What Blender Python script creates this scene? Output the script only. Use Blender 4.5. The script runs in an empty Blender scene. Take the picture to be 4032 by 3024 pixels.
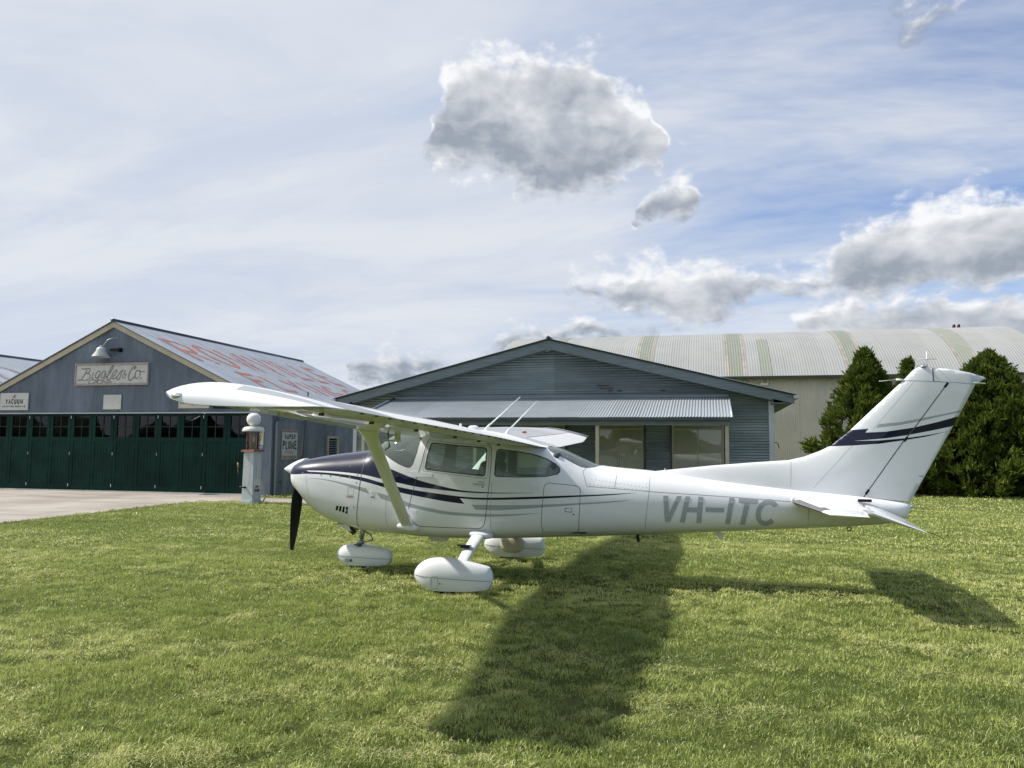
import bpy, math, random
import numpy as np
from mathutils import Vector, Matrix
from mathutils.geometry import delaunay_2d_cdt
R = math.radians
random.seed(7)
rs = np.random.default_rng(11)
sc = bpy.context.scene
C = sc.collection

# ------------------------------------------------------------------ camera, sky, sun, exposure
cam_d = bpy.data.cameras.new('camera'); cam = bpy.data.objects.new('camera', cam_d); C.objects.link(cam)
sc.camera = cam
cam_d.sensor_width = 36.0; cam_d.lens = 36.0 * 3056 / 4032; cam_d.clip_end = 2000; cam_d.clip_start = .05
PITCH, YAW, ROLL = R(4.71), R(14.08), R(.436)
_F = Vector((-math.sin(YAW) * math.cos(PITCH), math.cos(YAW) * math.cos(PITCH), math.sin(PITCH)))
_R = Vector((math.cos(YAW), math.sin(YAW), 0)); _U = _R.cross(_F)
_R2 = _R * math.cos(ROLL) + _U * math.sin(ROLL); _U2 = -_R * math.sin(ROLL) + _U * math.cos(ROLL)
CAM = Vector((2.79, -9.55, 1.60))
cam.matrix_world = Matrix(((_R2.x, _U2.x, -_F.x, CAM.x), (_R2.y, _U2.y, -_F.y, CAM.y), (_R2.z, _U2.z, -_F.z, CAM.z), (0, 0, 0, 1)))

SUN = Vector((-.93, -.045, 1.0)).normalized()
sun_d = bpy.data.lights.new('sun', 'SUN'); sun = bpy.data.objects.new('sun', sun_d); C.objects.link(sun)
sun_d.energy = 3.45; sun_d.angle = R(1.6); sun_d.color = (1, .955, .89)
sun.rotation_euler = SUN.to_track_quat('Z', 'Y').to_euler(); sun.location = (-30, -6, 30)

vs = sc.view_settings
vs.view_transform = 'Standard'; vs.look = 'None'; vs.gamma = 1; vs.exposure = .87; vs.use_curve_mapping = False
cy = sc.cycles
cy.use_denoising = True; cy.max_bounces = 5; cy.transparent_max_bounces = 12; cy.caustics_reflective = False; cy.caustics_refractive = False
cy.sample_clamp_indirect = 6

def N(nt, t, **kw):
    n = nt.nodes.new(t)
    for k, v in kw.items():
        if k.startswith('_'): n.inputs[k[1:].replace('_', ' ')].default_value = v
        else: setattr(n, k, v)
    return n

def math_n(nt, op, a, b=None, c=None, clamp=False):
    n = nt.nodes.new('ShaderNodeMath'); n.operation = op; n.use_clamp = clamp
    for i, v in enumerate((a, b, c)):
        if v is None: continue
        if isinstance(v, (int, float)): n.inputs[i].default_value = v
        else: nt.links.new(v, n.inputs[i])
    return n.outputs[0]

def vmath(nt, op, a, b=None):
    n = nt.nodes.new('ShaderNodeVectorMath'); n.operation = op
    for i, v in enumerate((a, b)):
        if v is None: continue
        if isinstance(v, (tuple, list)): n.inputs[i].default_value = v
        else: nt.links.new(v, n.inputs[i])
    return n.outputs['Value'] if op in ('LENGTH', 'DOT_PRODUCT') else n.outputs[0]

def mixc(nt, f, a, b, blend='MIX'):
    n = nt.nodes.new('ShaderNodeMix'); n.data_type = 'RGBA'; n.blend_type = blend
    for s, v in ((n.inputs[0], f), (n.inputs[6], a), (n.inputs[7], b)):
        if isinstance(v, (int, float)): s.default_value = v
        elif isinstance(v, tuple): s.default_value = v if len(v) == 4 else (*v, 1)
        else: nt.links.new(v, s)
    return n.outputs[2]

def smooth(nt, v, lo, hi, out0=0., out1=1.):
    n = nt.nodes.new('ShaderNodeMapRange'); n.interpolation_type = 'SMOOTHSTEP'
    nt.links.new(v, n.inputs[0])
    for i, q in enumerate((lo, hi, out0, out1)): n.inputs[i + 1].default_value = q
    return n.outputs[0]

def noise(nt, vec, scale, detail=4, rough=.55, dist=0., dim='3D'):
    n = N(nt, 'ShaderNodeTexNoise', noise_dimensions=dim, _Scale=scale, _Detail=detail, _Roughness=rough, _Distortion=dist)
    if vec is not None: nt.links.new(vec, n.inputs['Vector'])
    return n.outputs[0]

def build_world():
    w = bpy.data.worlds.new('World'); sc.world = w; w.use_nodes = True
    w.cycles.sampling_method = 'MANUAL'; w.cycles.sample_map_resolution = 256
    nt = w.node_tree; nt.nodes.clear()
    out = N(nt, 'ShaderNodeOutputWorld'); bg = N(nt, 'ShaderNodeBackground', _Strength=.1)
    nt.links.new(bg.outputs[0], out.inputs[0])
    sky = N(nt, 'ShaderNodeTexSky', sky_type='NISHITA', sun_disc=False, sun_elevation=math.asin(SUN.z), sun_rotation=math.atan2(SUN.x, SUN.y), air_density=1.0, dust_density=.15, ozone_density=2.2)
    d = N(nt, 'ShaderNodeTexCoord').outputs['Generated']
    # ---- cumulus banks: (azimuth, mid elevation, half height) in degrees, outline broken up by noise
    banks = {
    'A': [(-21.5, 22.81, 0.00), (-20.1, 23.17, 1.89), (-18.7, 23.69, 3.26), (-17.4, 23.73, 3.50), (-16.0, 23.69, 3.70), (-14.6, 23.60, 3.88), (-13.3, 23.14, 4.45), (-11.9, 23.02, 4.71), (-10.5, 22.97, 4.87), (-9.2, 22.98, 4.73), (-7.8, 22.85, 4.46), (-6.4, 22.56, 3.40), (-5.1, 22.09, 2.21), (-3.7, 21.96, 1.66), (-2.3, 21.93, 0.00)],
    'B': [(-12.3, 11.47, 0.00), (-9.6, 11.71, 1.03), (-6.8, 11.35, 1.59), (-4.0, 11.37, 1.88), (-1.2, 11.26, 1.92), (1.6, 11.34, 1.84), (4.3, 11.56, 1.24), (7.1, 11.30, 1.07), (9.9, 12.35, 2.48), (12.7, 12.88, 3.03), (15.5, 13.15, 2.39), (18.3, 12.88, 2.99), (21.0, 12.52, 2.23), (23.8, 12.17, 0.61), (26.6, 11.16, 0.00)],
    'C': [(4.8, 8.89, 0.00), (6.1, 8.89, 0.19), (7.4, 8.87, 0.38), (8.7, 8.72, 0.58), (10.0, 8.41, 0.81), (11.3, 8.37, 1.01), (12.6, 8.50, 1.21), (13.9, 8.37, 1.15), (15.2, 8.36, 1.22), (16.5, 8.17, 1.08), (17.8, 8.21, 1.10), (19.1, 8.17, 1.04), (20.4, 8.12, 0.83), (21.7, 8.11, 0.42), (23.0, 8.11, 0.00)],
    'D': [(-27.3, 5.71, 0.00), (-25.5, 5.76, 0.46), (-23.7, 5.83, 0.72), (-21.9, 5.89, 0.88), (-20.1, 5.81, 0.76), (-18.3, 5.95, 0.45), (-16.5, 6.44, 0.47), (-14.7, 7.53, 0.55), (-12.9, 8.30, 0.52), (-11.1, 8.41, 0.42), (-9.3, 8.36, 0.32), (-7.5, 8.37, 0.30), (-5.7, 8.37, 0.26), (-3.9, 8.31, 0.13), (-2.1, 8.25, 0.00)],
    'E': [(-6.1, 17.37, 0.00), (-4.4, 17.47, 0.57), (-2.7, 17.58, 0.84), (-1.0, 17.77, 0.78), (0.8, 17.94, 0.00), (2.5, 19.96, 0.00), (4.2, 21.98, 0.00), (5.9, 24.00, 0.00), (7.6, 26.02, 0.00), (9.3, 28.04, 0.00), (11.0, 28.29, 0.28), (12.8, 27.61, 0.51), (14.5, 27.33, 0.57), (16.2, 27.37, 0.38), (17.9, 27.78, 0.00)],
    }
    sep = N(nt, 'ShaderNodeSeparateXYZ'); nt.links.new(d, sep.inputs[0])
    az0 = math_n(nt, 'MULTIPLY', math_n(nt, 'ARCTAN2', sep.outputs[0], sep.outputs[1]), 180 / math.pi)
    el0 = math_n(nt, 'MULTIPLY', math_n(nt, 'ARCSINE', sep.outputs[2]), 180 / math.pi)
    c2 = N(nt, 'ShaderNodeCombineXYZ'); nt.links.new(math_n(nt, 'MULTIPLY', az0, 1 / 57.3), c2.inputs[0]); nt.links.new(math_n(nt, 'MULTIPLY', el0, 1.5 / 57.3), c2.inputs[1])
    mp = c2.outputs[0]; mps = vmath(nt, 'ADD', mp, (-.020, .022, 0))
    wn = N(nt, 'ShaderNodeTexNoise', noise_dimensions='2D', _Scale=13., _Detail=2., _Roughness=.55); nt.links.new(mp, wn.inputs['Vector'])
    wv = vmath(nt, 'SUBTRACT', wn.outputs['Color'], (.5, .5, .5)); ws = N(nt, 'ShaderNodeSeparateXYZ'); nt.links.new(wv, ws.inputs[0])
    az = math_n(nt, 'MULTIPLY_ADD', ws.outputs[0], 4.2, az0); el = math_n(nt, 'MULTIPLY_ADD', ws.outputs[1], 2.2, el0)
    def worley(vec, scale, det):
        q = N(nt, 'ShaderNodeTexVoronoi', voronoi_dimensions='2D', feature='F1', normalize=True, _Scale=scale, _Detail=det, _Roughness=.55, _Lacunarity=2.2); nt.links.new(vec, q.inputs['Vector']); return q.outputs['Distance']
    pw = vmath(nt, 'ADD', mp, vmath(nt, 'MULTIPLY', wv, (.03, .03, 0))); pws = vmath(nt, 'ADD', pw, (-.011, .013, 0))
    fac = math_n(nt, 'MULTIPLY_ADD', az, 1 / 60., 30 / 60.)
    def curve(pts):
        n = nt.nodes.new('ShaderNodeFloatCurve'); c = n.mapping.curves[0]; n.mapping.use_clip = True
        P = [((a + 30) / 60., v) for a, v in pts]; P = [(0., P[0][1])] + [p for p in P if .001 < p[0] < .999] + [(1., P[-1][1])]
        while len(c.points) < len(P): c.points.new(.5, .5)
        for q, p in zip(c.points, P): q.location = p; q.handle_type = 'AUTO_CLAMPED'
        n.mapping.update(); nt.links.new(fac, n.inputs['Value']); return n.outputs[0]
    d0 = None; num = den = None
    for nm, pts in banks.items():
        pts = [(a, e, h * 1.0 + (1.73 if h > .1 else 0.) + (.45 if nm == 'C' and h > .1 else 0.)) for a, e, h in pts]
        c = math_n(nt, 'MULTIPLY', curve([(a, e / 32.) for a, e, h in pts]), 32.); h = math_n(nt, 'MULTIPLY_ADD', curve([(a, h / 8.) for a, e, h in pts]), 8., -1.7)
        dy = math_n(nt, 'SUBTRACT', el, c); dep = math_n(nt, 'MULTIPLY', math_n(nt, 'SUBTRACT', h, math_n(nt, 'ABSOLUTE', dy)), .42)
        dep = math_n(nt, 'MINIMUM', dep, .75)
        t = math_n(nt, 'ADD', math_n(nt, 'DIVIDE', dy, math_n(nt, 'MAXIMUM', h, .4)), {'D': -1.5, 'E': -1.1}.get(nm, 0.)); w_ = math_n(nt, 'ADD', dep, .45, clamp=True)
        d0 = dep if d0 is None else math_n(nt, 'MAXIMUM', d0, dep)
        num = math_n(nt, 'MULTIPLY', t, w_) if num is None else math_n(nt, 'MULTIPLY_ADD', t, w_, num); den = w_ if den is None else math_n(nt, 'ADD', den, w_)
    tt = math_n(nt, 'DIVIDE', num, math_n(nt, 'MAXIMUM', den, .05))
    bil = worley(pw, 26., 4.); bils = worley(pws, 26., 2.); n2 = noise(nt, mp, 30., 5, .65, dim='2D')
    # outside the view the same broken cumulus goes on all round the horizon
    n3 = noise(nt, mp, 5., 2, .5, dim='2D')
    away = smooth(nt, math_n(nt, 'ABSOLUTE', math_n(nt, 'ADD', az0, 14.)), 38., 60.)
    band = math_n(nt, 'MULTIPLY', smooth(nt, el0, 2., 8.), smooth(nt, el0, 22., 42., 1., 0.))
    field = math_n(nt, 'MULTIPLY', math_n(nt, 'MULTIPLY', away, band), smooth(nt, n3, .48, .70))
    d0 = math_n(nt, 'MAXIMUM', d0, math_n(nt, 'MULTIPLY_ADD', field, 1.5, -.8))
    low = noise(nt, pw, 9., 3, .55, dim='2D')
    d0 = math_n(nt, 'ADD', d0, math_n(nt, 'MULTIPLY_ADD', low, 1.7, -.80))
    ero = math_n(nt, 'ADD', math_n(nt, 'MULTIPLY_ADD', bil, -1.15, .50), math_n(nt, 'MULTIPLY_ADD', n2, .9, -.45))
    dd = math_n(nt, 'ADD', d0, ero)
    mask = smooth(nt, dd, -.12, .58)
    thick = smooth(nt, d0, .0, .75)
    fine = math_n(nt, 'MULTIPLY', math_n(nt, 'SUBTRACT', bils, bil), math_n(nt, 'MULTIPLY_ADD', thick, -1.15, 1.6))
    lit = math_n(nt, 'ADD', math_n(nt, 'MULTIPLY', tt, .36), fine)
    lit = math_n(nt, 'ADD', lit, math_n(nt, 'MULTIPLY_ADD', thick, -.56, .88))
    lit = math_n(nt, 'ADD', lit, math_n(nt, 'MULTIPLY_ADD', low, 1.7, -.92), clamp=True)
    ccol = mixc(nt, lit, (1.85, 2.1, 2.5), (5.2, 5.25, 5.35))
    # ---- thin high veil: heavier on the sun's side, streaky
    sp = N(nt, 'ShaderNodeSeparateXYZ'); nt.links.new(d, sp.inputs[0])
    zz = math_n(nt, 'ADD', sp.outputs[2], .22)
    px = math_n(nt, 'DIVIDE', sp.outputs[0], zz); py = math_n(nt, 'DIVIDE', sp.outputs[1], zz)
    cv = N(nt, 'ShaderNodeCombineXYZ'); nt.links.new(px, cv.inputs[0]); nt.links.new(py, cv.inputs[1])
    cvr = N(nt, 'ShaderNodeMapping'); cvr.inputs['Rotation'].default_value = (0, 0, R(24)); cvr.inputs['Scale'].default_value = (.55, 1.5, 1)
    nt.links.new(cv.outputs[0], cvr.inputs[0])
    s1 = noise(nt, cvr.outputs[0], 1.5, 5, .6, .35, '2D'); s2 = noise(nt, cvr.outputs[0], 7., 4, .65, 0., '2D')
    side = vmath(nt, 'DOT_PRODUCT', d, (-.82, -.10, .05))
    veil = math_n(nt, 'ADD', math_n(nt, 'MULTIPLY', side, 1.10), .93)
    veil = math_n(nt, 'ADD', veil, math_n(nt, 'MULTIPLY', math_n(nt, 'SUBTRACT', s1, .5), .95))
    veil = math_n(nt, 'ADD', veil, math_n(nt, 'MULTIPLY', math_n(nt, 'SUBTRACT', s2, .5), .35))
    vm = smooth(nt, veil, .1, 1.1, .0, .96)
    vcol = mixc(nt, smooth(nt, s1, .3, .7), (3.35, 3.7, 4.35), (4.25, 4.4, 4.65))
    base = mixc(nt, vm, mixc(nt, 1., sky.outputs[0], (.54, .66, .84), 'MULTIPLY'), vcol)
    col = mixc(nt, mask, base, ccol)
    nt.links.new(col, bg.inputs[0])
build_world()

# ------------------------------------------------------------------ materials
def material(name, col, rough=.6, metal=0., var=.12, vscale=3., col2=None, bump=0., bscale=60., coat=0., stretch=(1, 1, 1), rnd=0., spec=.5, streak=None):
    m = bpy.data.materials.new(name); m.use_nodes = True; nt = m.node_tree; b = nt.nodes['Principled BSDF']
    pos = N(nt, 'ShaderNodeNewGeometry').outputs['Position']
    mp = N(nt, 'ShaderNodeMapping'); mp.inputs['Scale'].default_value = stretch; nt.links.new(pos, mp.inputs[0])
    n = noise(nt, mp.outputs[0], vscale, 6, .6)
    c2 = col2 or tuple(c * (1 - 2 * var) for c in col); c1 = col if col2 else tuple(min(1, c * (1 + var)) for c in col)
    c = mixc(nt, smooth(nt, n, .3, .7), c1, c2)
    if streak:
        mp2 = N(nt, 'ShaderNodeMapping'); mp2.inputs['Scale'].default_value = streak[1]; nt.links.new(pos, mp2.inputs[0])
        c = mixc(nt, smooth(nt, noise(nt, mp2.outputs[0], 1., 5, .65), streak[2], streak[3], 0, streak[4]), c, streak[0])
    if rnd:
        oi = N(nt, 'ShaderNodeObjectInfo'); h = N(nt, 'ShaderNodeHueSaturation')
        nt.links.new(math_n(nt, 'MULTIPLY_ADD', oi.outputs['Random'], 2 * rnd, 1 - rnd), h.inputs['Value']); nt.links.new(c, h.inputs['Color']); c = h.outputs[0]
    nt.links.new(c, b.inputs['Base Color'])
    nt.links.new(math_n(nt, 'MULTIPLY_ADD', n, .25, rough - .12, clamp=True), b.inputs['Roughness'])
    b.inputs['Metallic'].default_value = metal; b.inputs['Specular IOR Level'].default_value = spec
    if coat: b.inputs['Coat Weight'].default_value = coat; b.inputs['Coat Roughness'].default_value = .04
    if bump:
        bn = N(nt, 'ShaderNodeBump', _Strength=bump, _Distance=.01); nt.links.new(noise(nt, mp.outputs[0], bscale, 4, .6), bn.inputs['Height'])
        nt.links.new(bn.outputs[0], b.inputs['Normal'])
    return m

def paint(name, col, rough=.22, wav=.035, coat=.7):
    m = bpy.data.materials.new(name); m.use_nodes = True; nt = m.node_tree; b = nt.nodes['Principled BSDF']
    pos = N(nt, 'ShaderNodeNewGeometry').outputs['Position']
    dirt = noise(nt, pos, 5., 8, .7)
    nt.links.new(mixc(nt, smooth(nt, dirt, .52, .8), col, tuple(c * .9 for c in col)), b.inputs['Base Color'])
    b.inputs['Roughness'].default_value = rough + .2; b.inputs['Specular IOR Level'].default_value = .15; b.inputs['Coat Weight'].default_value = coat; b.inputs['Coat Roughness'].default_value = .03
    bn = N(nt, 'ShaderNodeBump', _Strength=wav, _Distance=.02); nt.links.new(noise(nt, pos, 5.5, 3, .5), bn.inputs['Height'])
    nt.links.new(bn.outputs[0], b.inputs['Normal']); nt.links.new(bn.outputs[0], b.inputs['Coat Normal'])
    return m

def glass(name, tint, refl=1.0, haze=0.):
    m = bpy.data.materials.new(name); m.use_nodes = True; nt = m.node_tree; nt.nodes.clear()
    o = N(nt, 'ShaderNodeOutputMaterial'); t = N(nt, 'ShaderNodeBsdfTransparent'); t.inputs[0].default_value = (*tint, 1)
    gl = N(nt, 'ShaderNodeBsdfGlossy', _Roughness=.01); fr = N(nt, 'ShaderNodeFresnel', _IOR=1.52)
    bn = N(nt, 'ShaderNodeBump', _Strength=.03, _Distance=.02); nt.links.new(noise(nt, N(nt, 'ShaderNodeNewGeometry').outputs['Position'], 3., 2, .5), bn.inputs['Height']); nt.links.new(bn.outputs[0], gl.inputs['Normal'])
    mx = N(nt, 'ShaderNodeMixShader'); nt.links.new(math_n(nt, 'MULTIPLY_ADD', fr.outputs[0], refl, .03, clamp=True), mx.inputs[0]); nt.links.new(t.outputs[0], mx.inputs[1]); nt.links.new(gl.outputs[0], mx.inputs[2])
    
    if haze:
        df = N(nt, 'ShaderNodeBsdfDiffuse'); df.inputs[0].default_value = (.70, .82, .75, 1); m3 = N(nt, 'ShaderNodeMixShader', _Fac=haze); nt.links.new(mx.outputs[0], m3.inputs[1]); nt.links.new(df.outputs[0], m3.inputs[2]); mx = m3
    nt.links.new(mx.outputs[0], o.inputs[0]); return m

M = {}
M['white'] = paint('white_paint', (.74, .755, .765)); M['whitem'] = paint('white_matt_paint', (.60, .61, .60), .35, .03, .08); M['navy'] = paint('navy_paint', (.004, .0065, .027), .12, .03, .6); M['grey'] = paint('grey_paint', (.35, .38, .385), .35, .02, .12)
M['seamline'] = material('panel_line', (.30, .315, .32), .6); M['seam'] = material('seam_dark', (.05, .055, .06), .6); M['black'] = material('black_paint', (.006, .006, .007), .45, var=.2, spec=.3)
M['rubber'] = material('rubber', (.02, .02, .02), .85); M['boot'] = material('boot_rubber', (.13, .12, .13), .7, vscale=20)
M['steel'] = material('bare_steel', (.42, .42, .41), .35, .9); M['chrome'] = material('chrome', (.8, .8, .82), .14, 1.0, var=.03)
M['cabin'] = material('cabin_lining', (.50, .51, .47), .85); M['seat'] = material('seat_cloth', (.075, .08, .085), .9, vscale=40, bump=.3, bscale=300)
M['panel'] = material('instrument_panel', (.03, .031, .033), .6); M['dial'] = material('dial_face', (.13, .13, .12), .4)
M['glass'] = glass('tinted_acrylic', (.83, .95, .88), .9, .13); M['pane'] = glass('window_glass', (.97, .98, .95), 1.8); M['darkpane'] = glass('dark_pane', (.35, .37, .37), .45)
M['red'] = material('red_lens', (.30, .02, .015), .25); M['maroon'] = material('maroon_lens', (.045, .004, .008), .4)
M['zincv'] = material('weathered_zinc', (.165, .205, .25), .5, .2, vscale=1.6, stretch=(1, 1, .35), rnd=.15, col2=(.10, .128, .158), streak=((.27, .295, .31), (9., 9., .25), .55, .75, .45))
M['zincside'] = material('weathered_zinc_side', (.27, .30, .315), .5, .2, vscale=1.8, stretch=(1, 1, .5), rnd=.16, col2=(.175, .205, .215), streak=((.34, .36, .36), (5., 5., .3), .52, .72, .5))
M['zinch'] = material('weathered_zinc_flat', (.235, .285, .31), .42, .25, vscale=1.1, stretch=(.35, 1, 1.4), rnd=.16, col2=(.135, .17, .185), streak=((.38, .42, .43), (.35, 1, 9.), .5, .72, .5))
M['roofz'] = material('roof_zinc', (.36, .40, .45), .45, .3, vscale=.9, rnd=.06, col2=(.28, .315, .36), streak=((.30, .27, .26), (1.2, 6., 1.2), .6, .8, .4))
M['newz'] = material('bright_zinc', (.50, .54, .57), .38, .45, vscale=1.4, rnd=.06, col2=(.42, .46, .49))
M['archroof'] = material('arch_roof_zinc', (.32, .325, .31), .65, .0, vscale=.7, rnd=.04, col2=(.285, .295, .285), spec=.25, streak=((.235, .24, .235), (.4, .9, .9), .55, .8, .4))
M['archgreen'] = material('green_translucent_sheet', (.235, .25, .20), .6, vscale=1.2, rnd=.1, col2=(.21, .23, .19), streak=((.27, .26, .21), (2., .7, .7), .55, .75, .5))
M['archtan'] = material('tan_stained_sheet', (.29, .275, .235), .6, vscale=2.)
M['beige'] = material('beige_steel', (.76, .69, .575), .5, vscale=.8, var=.04, rnd=.03)
M['cream'] = material('cream_board', (.50, .46, .34), .6, vscale=2.5, var=.06, bump=.1, bscale=30, streak=((.30, .28, .22), (1.5, 1.5, 1.5), .58, .8, .35))
M['timber'] = material('painted_fascia', (.165, .205, .225), .55, vscale=5., stretch=(.4, 1, 5), var=.12, bump=.3, bscale=14)
M['gutter'] = material('dark_gutter', (.05, .062, .07), .4); M['doorg'] = material('door_green', (.0045, .033, .024), .5, vscale=1.2, var=.18, spec=.12)
M['darkin'] = material('dark_inside', (.008, .009, .01), .9); M['bar'] = material('glazing_bar', (.02, .035, .032), .5, spec=.2)
M['conc'] = material('concrete', (.37, .335, .29), .85, vscale=.55, col2=(.25, .215, .18), bump=.3, bscale=25, streak=((.13, .115, .10), (.22, 1.3, 1), .48, .72, .75))
M['path'] = material('path_concrete', (.44, .40, .35), .85, vscale=1.5, var=.08, bump=.2, bscale=25)
M['signw'] = material('enamel_white', (.58, .60, .55), .5, vscale=3, var=.05, streak=((.42, .40, .33), (3, 3, 2), .6, .8, .35)); M['signc'] = material('enamel_cream', (.55, .53, .40), .5, vscale=4, var=.06)
M['signframe'] = material('weathered_frame', (.30, .255, .24), .8, vscale=7., col2=(.42, .375, .35), stretch=(1, 1, 3)); M['script'] = material('faded_script_paint', (.30, .265, .26), .8, vscale=9, var=.14)
M['ink'] = material('black_ink', (.012, .014, .02), .5); M['fadeink'] = material('faded_ink', (.36, .29, .22), .6); M['signblue'] = material('enamel_blue', (.09, .19, .40), .4)
M['signtan'] = material('tan_band', (.42, .22, .13), .6, vscale=8); M['pumpg'] = material('pump_paint', (.52, .56, .58), .5, vscale=4., var=.06, stretch=(1, 1, .4), streak=((.42, .22, .24), (5., 5., .8), .55, .72, .75))
M['pumpr'] = material('pump_red', (.30, .115, .075), .6, vscale=9., var=.15); M['pumpw'] = material('pump_enamel', (.66, .66, .60), .4, vscale=9., var=.05, streak=((.33, .30, .2), (7., 7., 3), .62, .8, .6))
M['globe'] = material('milk_glass', (.74, .74, .71), .25, vscale=3, var=.02); M['hose'] = material('pale_hose', (.42, .41, .37), .6); M['brass'] = material('brass', (.26, .19, .07), .6, .2)
M['lampw'] = material('lamp_enamel', (.55, .56, .53), .35, vscale=8, var=.06); M['bark'] = material('bark', (.10, .07, .05), .9, vscale=12, bump=.5)
M['blind'] = material('pale_blind', (.78, .78, .66), .8, vscale=.7, var=.05)
def worn(name, col, lo, hi):
    m = material(name, col, .8, vscale=5., var=.2); nt = m.node_tree; b = nt.nodes['Principled BSDF']; o = nt.nodes['Material Output']
    t = N(nt, 'ShaderNodeBsdfTransparent'); mx = N(nt, 'ShaderNodeMixShader')
    n = noise(nt, N(nt, 'ShaderNodeNewGeometry').outputs['Position'], 2.2, 8, .75)
    nt.links.new(smooth(nt, n, lo, hi, .12, .92), mx.inputs[0]); nt.links.new(t.outputs[0], mx.inputs[1]); nt.links.new(b.outputs[0], mx.inputs[2]); nt.links.new(mx.outputs[0], o.inputs[0]); return m
M['roofred'] = worn('worn_red_lettering', (.40, .14, .095), .34, .56); M['smear'] = worn('worn_maroon_smear', (.10, .035, .04), .3, .6); M['roofpurple'] = worn('worn_purple_lettering', (.30, .20, .20), .36, .6)

# ------------------------------------------------------------------ mesh helpers
class MB:
    def __init__(s): s.v = []; s.f = []; s.m = []
    def add(s, vs, fs, mi=0):
        o = len(s.v); s.v += [tuple(v) for v in vs]; s.f += [tuple(i + o for i in f) for f in fs]; s.m += [mi] * len(fs); return s
    def box(s, x0, x1, y0, y1, z0, z1, mi=0):
        return s.add([(x0, y0, z0), (x1, y0, z0), (x1, y1, z0), (x0, y1, z0), (x0, y0, z1), (x1, y0, z1), (x1, y1, z1), (x0, y1, z1)],
                     [(3, 2, 1, 0), (4, 5, 6, 7), (0, 1, 5, 4), (1, 2, 6, 5), (2, 3, 7, 6), (3, 0, 4, 7)], mi)
    def obox(s, p, ax, ay, az, hx, hy, hz, mi=0):
        p = Vector(p); ax = Vector(ax); ay = Vector(ay); az = Vector(az)
        vs = [p + ax * (hx * a) + ay * (hy * b) + az * (hz * c) for c in (-1, 1) for (a, b) in ((-1, -1), (1, -1), (1, 1), (-1, 1))]
        return s.add(vs, [(3, 2, 1, 0), (4, 5, 6, 7), (0, 1, 5, 4), (1, 2, 6, 5), (2, 3, 7, 6), (3, 0, 4, 7)], mi)
    def rings(s, rings, cap=True, closed=True, mi=0):
        n = len(rings[0]); vs = [p for r in rings for p in r]; fs = []
        for i in range(len(rings) - 1):
            for j in range(n if closed else n - 1):
                k = (j + 1) % n; fs.append((i * n + j, i * n + k, (i + 1) * n + k, (i + 1) * n + j))
        if cap: fs += [tuple(range(n))[::-1], tuple(range((len(rings) - 1) * n, len(rings) * n))]
        return s.add(vs, fs, mi)
    def tube(s, pts, r, n=10, mi=0, cap=True):
        pts = [Vector(p) for p in pts]; rr = r if isinstance(r, (list, tuple)) else [r] * len(pts); rings = []
        up = Vector((0, 0, 1))
        for i, p in enumerate(pts):
            t = (pts[min(i + 1, len(pts) - 1)] - pts[max(i - 1, 0)]).normalized()
            a = t.cross(up); a = a.normalized() if a.length > .05 else t.cross(Vector((0, 1, 0))).normalized(); b = a.cross(t)
            rings.append([p + (a * math.cos(2 * math.pi * k / n) + b * math.sin(2 * math.pi * k / n)) * rr[i] for k in range(n)])
        return s.rings(rings, cap, mi=mi)
    def lathe(s, prof, c=(0, 0, 0), ax='z', n=20, mi=0, cap=True):
        rings = []
        for (r, h) in prof:
            q = []
            for k in range(n):
                a = 2 * math.pi * k / n; u, w = r * math.cos(a), r * math.sin(a)
                q.append((c[0] + u, c[1] + w, c[2] + h) if ax == 'z' else ((c[0] + h, c[1] + u, c[2] + w) if ax == 'x' else (c[0] + w, c[1] + h, c[2] + u)))
            rings.append(q)
        return s.rings(rings, cap, mi=mi)
    def build(s, name, mats, parent=None, smooth=None, normals=None, recalc=False):
        me = bpy.data.meshes.new(name); me.from_pydata(s.v, [], s.f)
        for m in (mats if isinstance(mats, (list, tuple)) else [mats]): me.materials.append(M[m] if isinstance(m, str) else m)
        if any(s.m): me.polygons.foreach_set('material_index', s.m)
        if recalc:
            import bmesh
            b = bmesh.new(); b.from_mesh(me); bmesh.ops.recalc_face_normals(b, faces=b.faces); b.to_mesh(me); b.free()
        if smooth:
            me.shade_smooth()
            if smooth is not True: me.set_sharp_from_angle(angle=R(smooth))
        if normals: me.shade_smooth(); me.normals_split_custom_set_from_vertices(normals)
        me.update()
        o = bpy.data.objects.new(name, me); C.objects.link(o)
        if parent is not None: o.parent = parent
        return o

def tag(o, label=None, cat=None, group=None, kind=None):
    if label: o['label'] = label
    if cat: o['category'] = cat
    if group: o['group'] = group
    if kind: o['kind'] = kind
    return o

def thing(name, label, cat, loc=(0, 0, 0), group=None):
    o = bpy.data.objects.new(name, None); C.objects.link(o); o.location = loc; o.empty_display_size = .2
    return tag(o, label, cat, group)

def local(o, parent):           # keep geometry given in site coordinates under a parent that stands elsewhere
    o.parent = parent; p = parent; off = Vector((0, 0, 0))
    while p: off += p.location; p = p.parent
    o.location = o.location - off; return o

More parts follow.
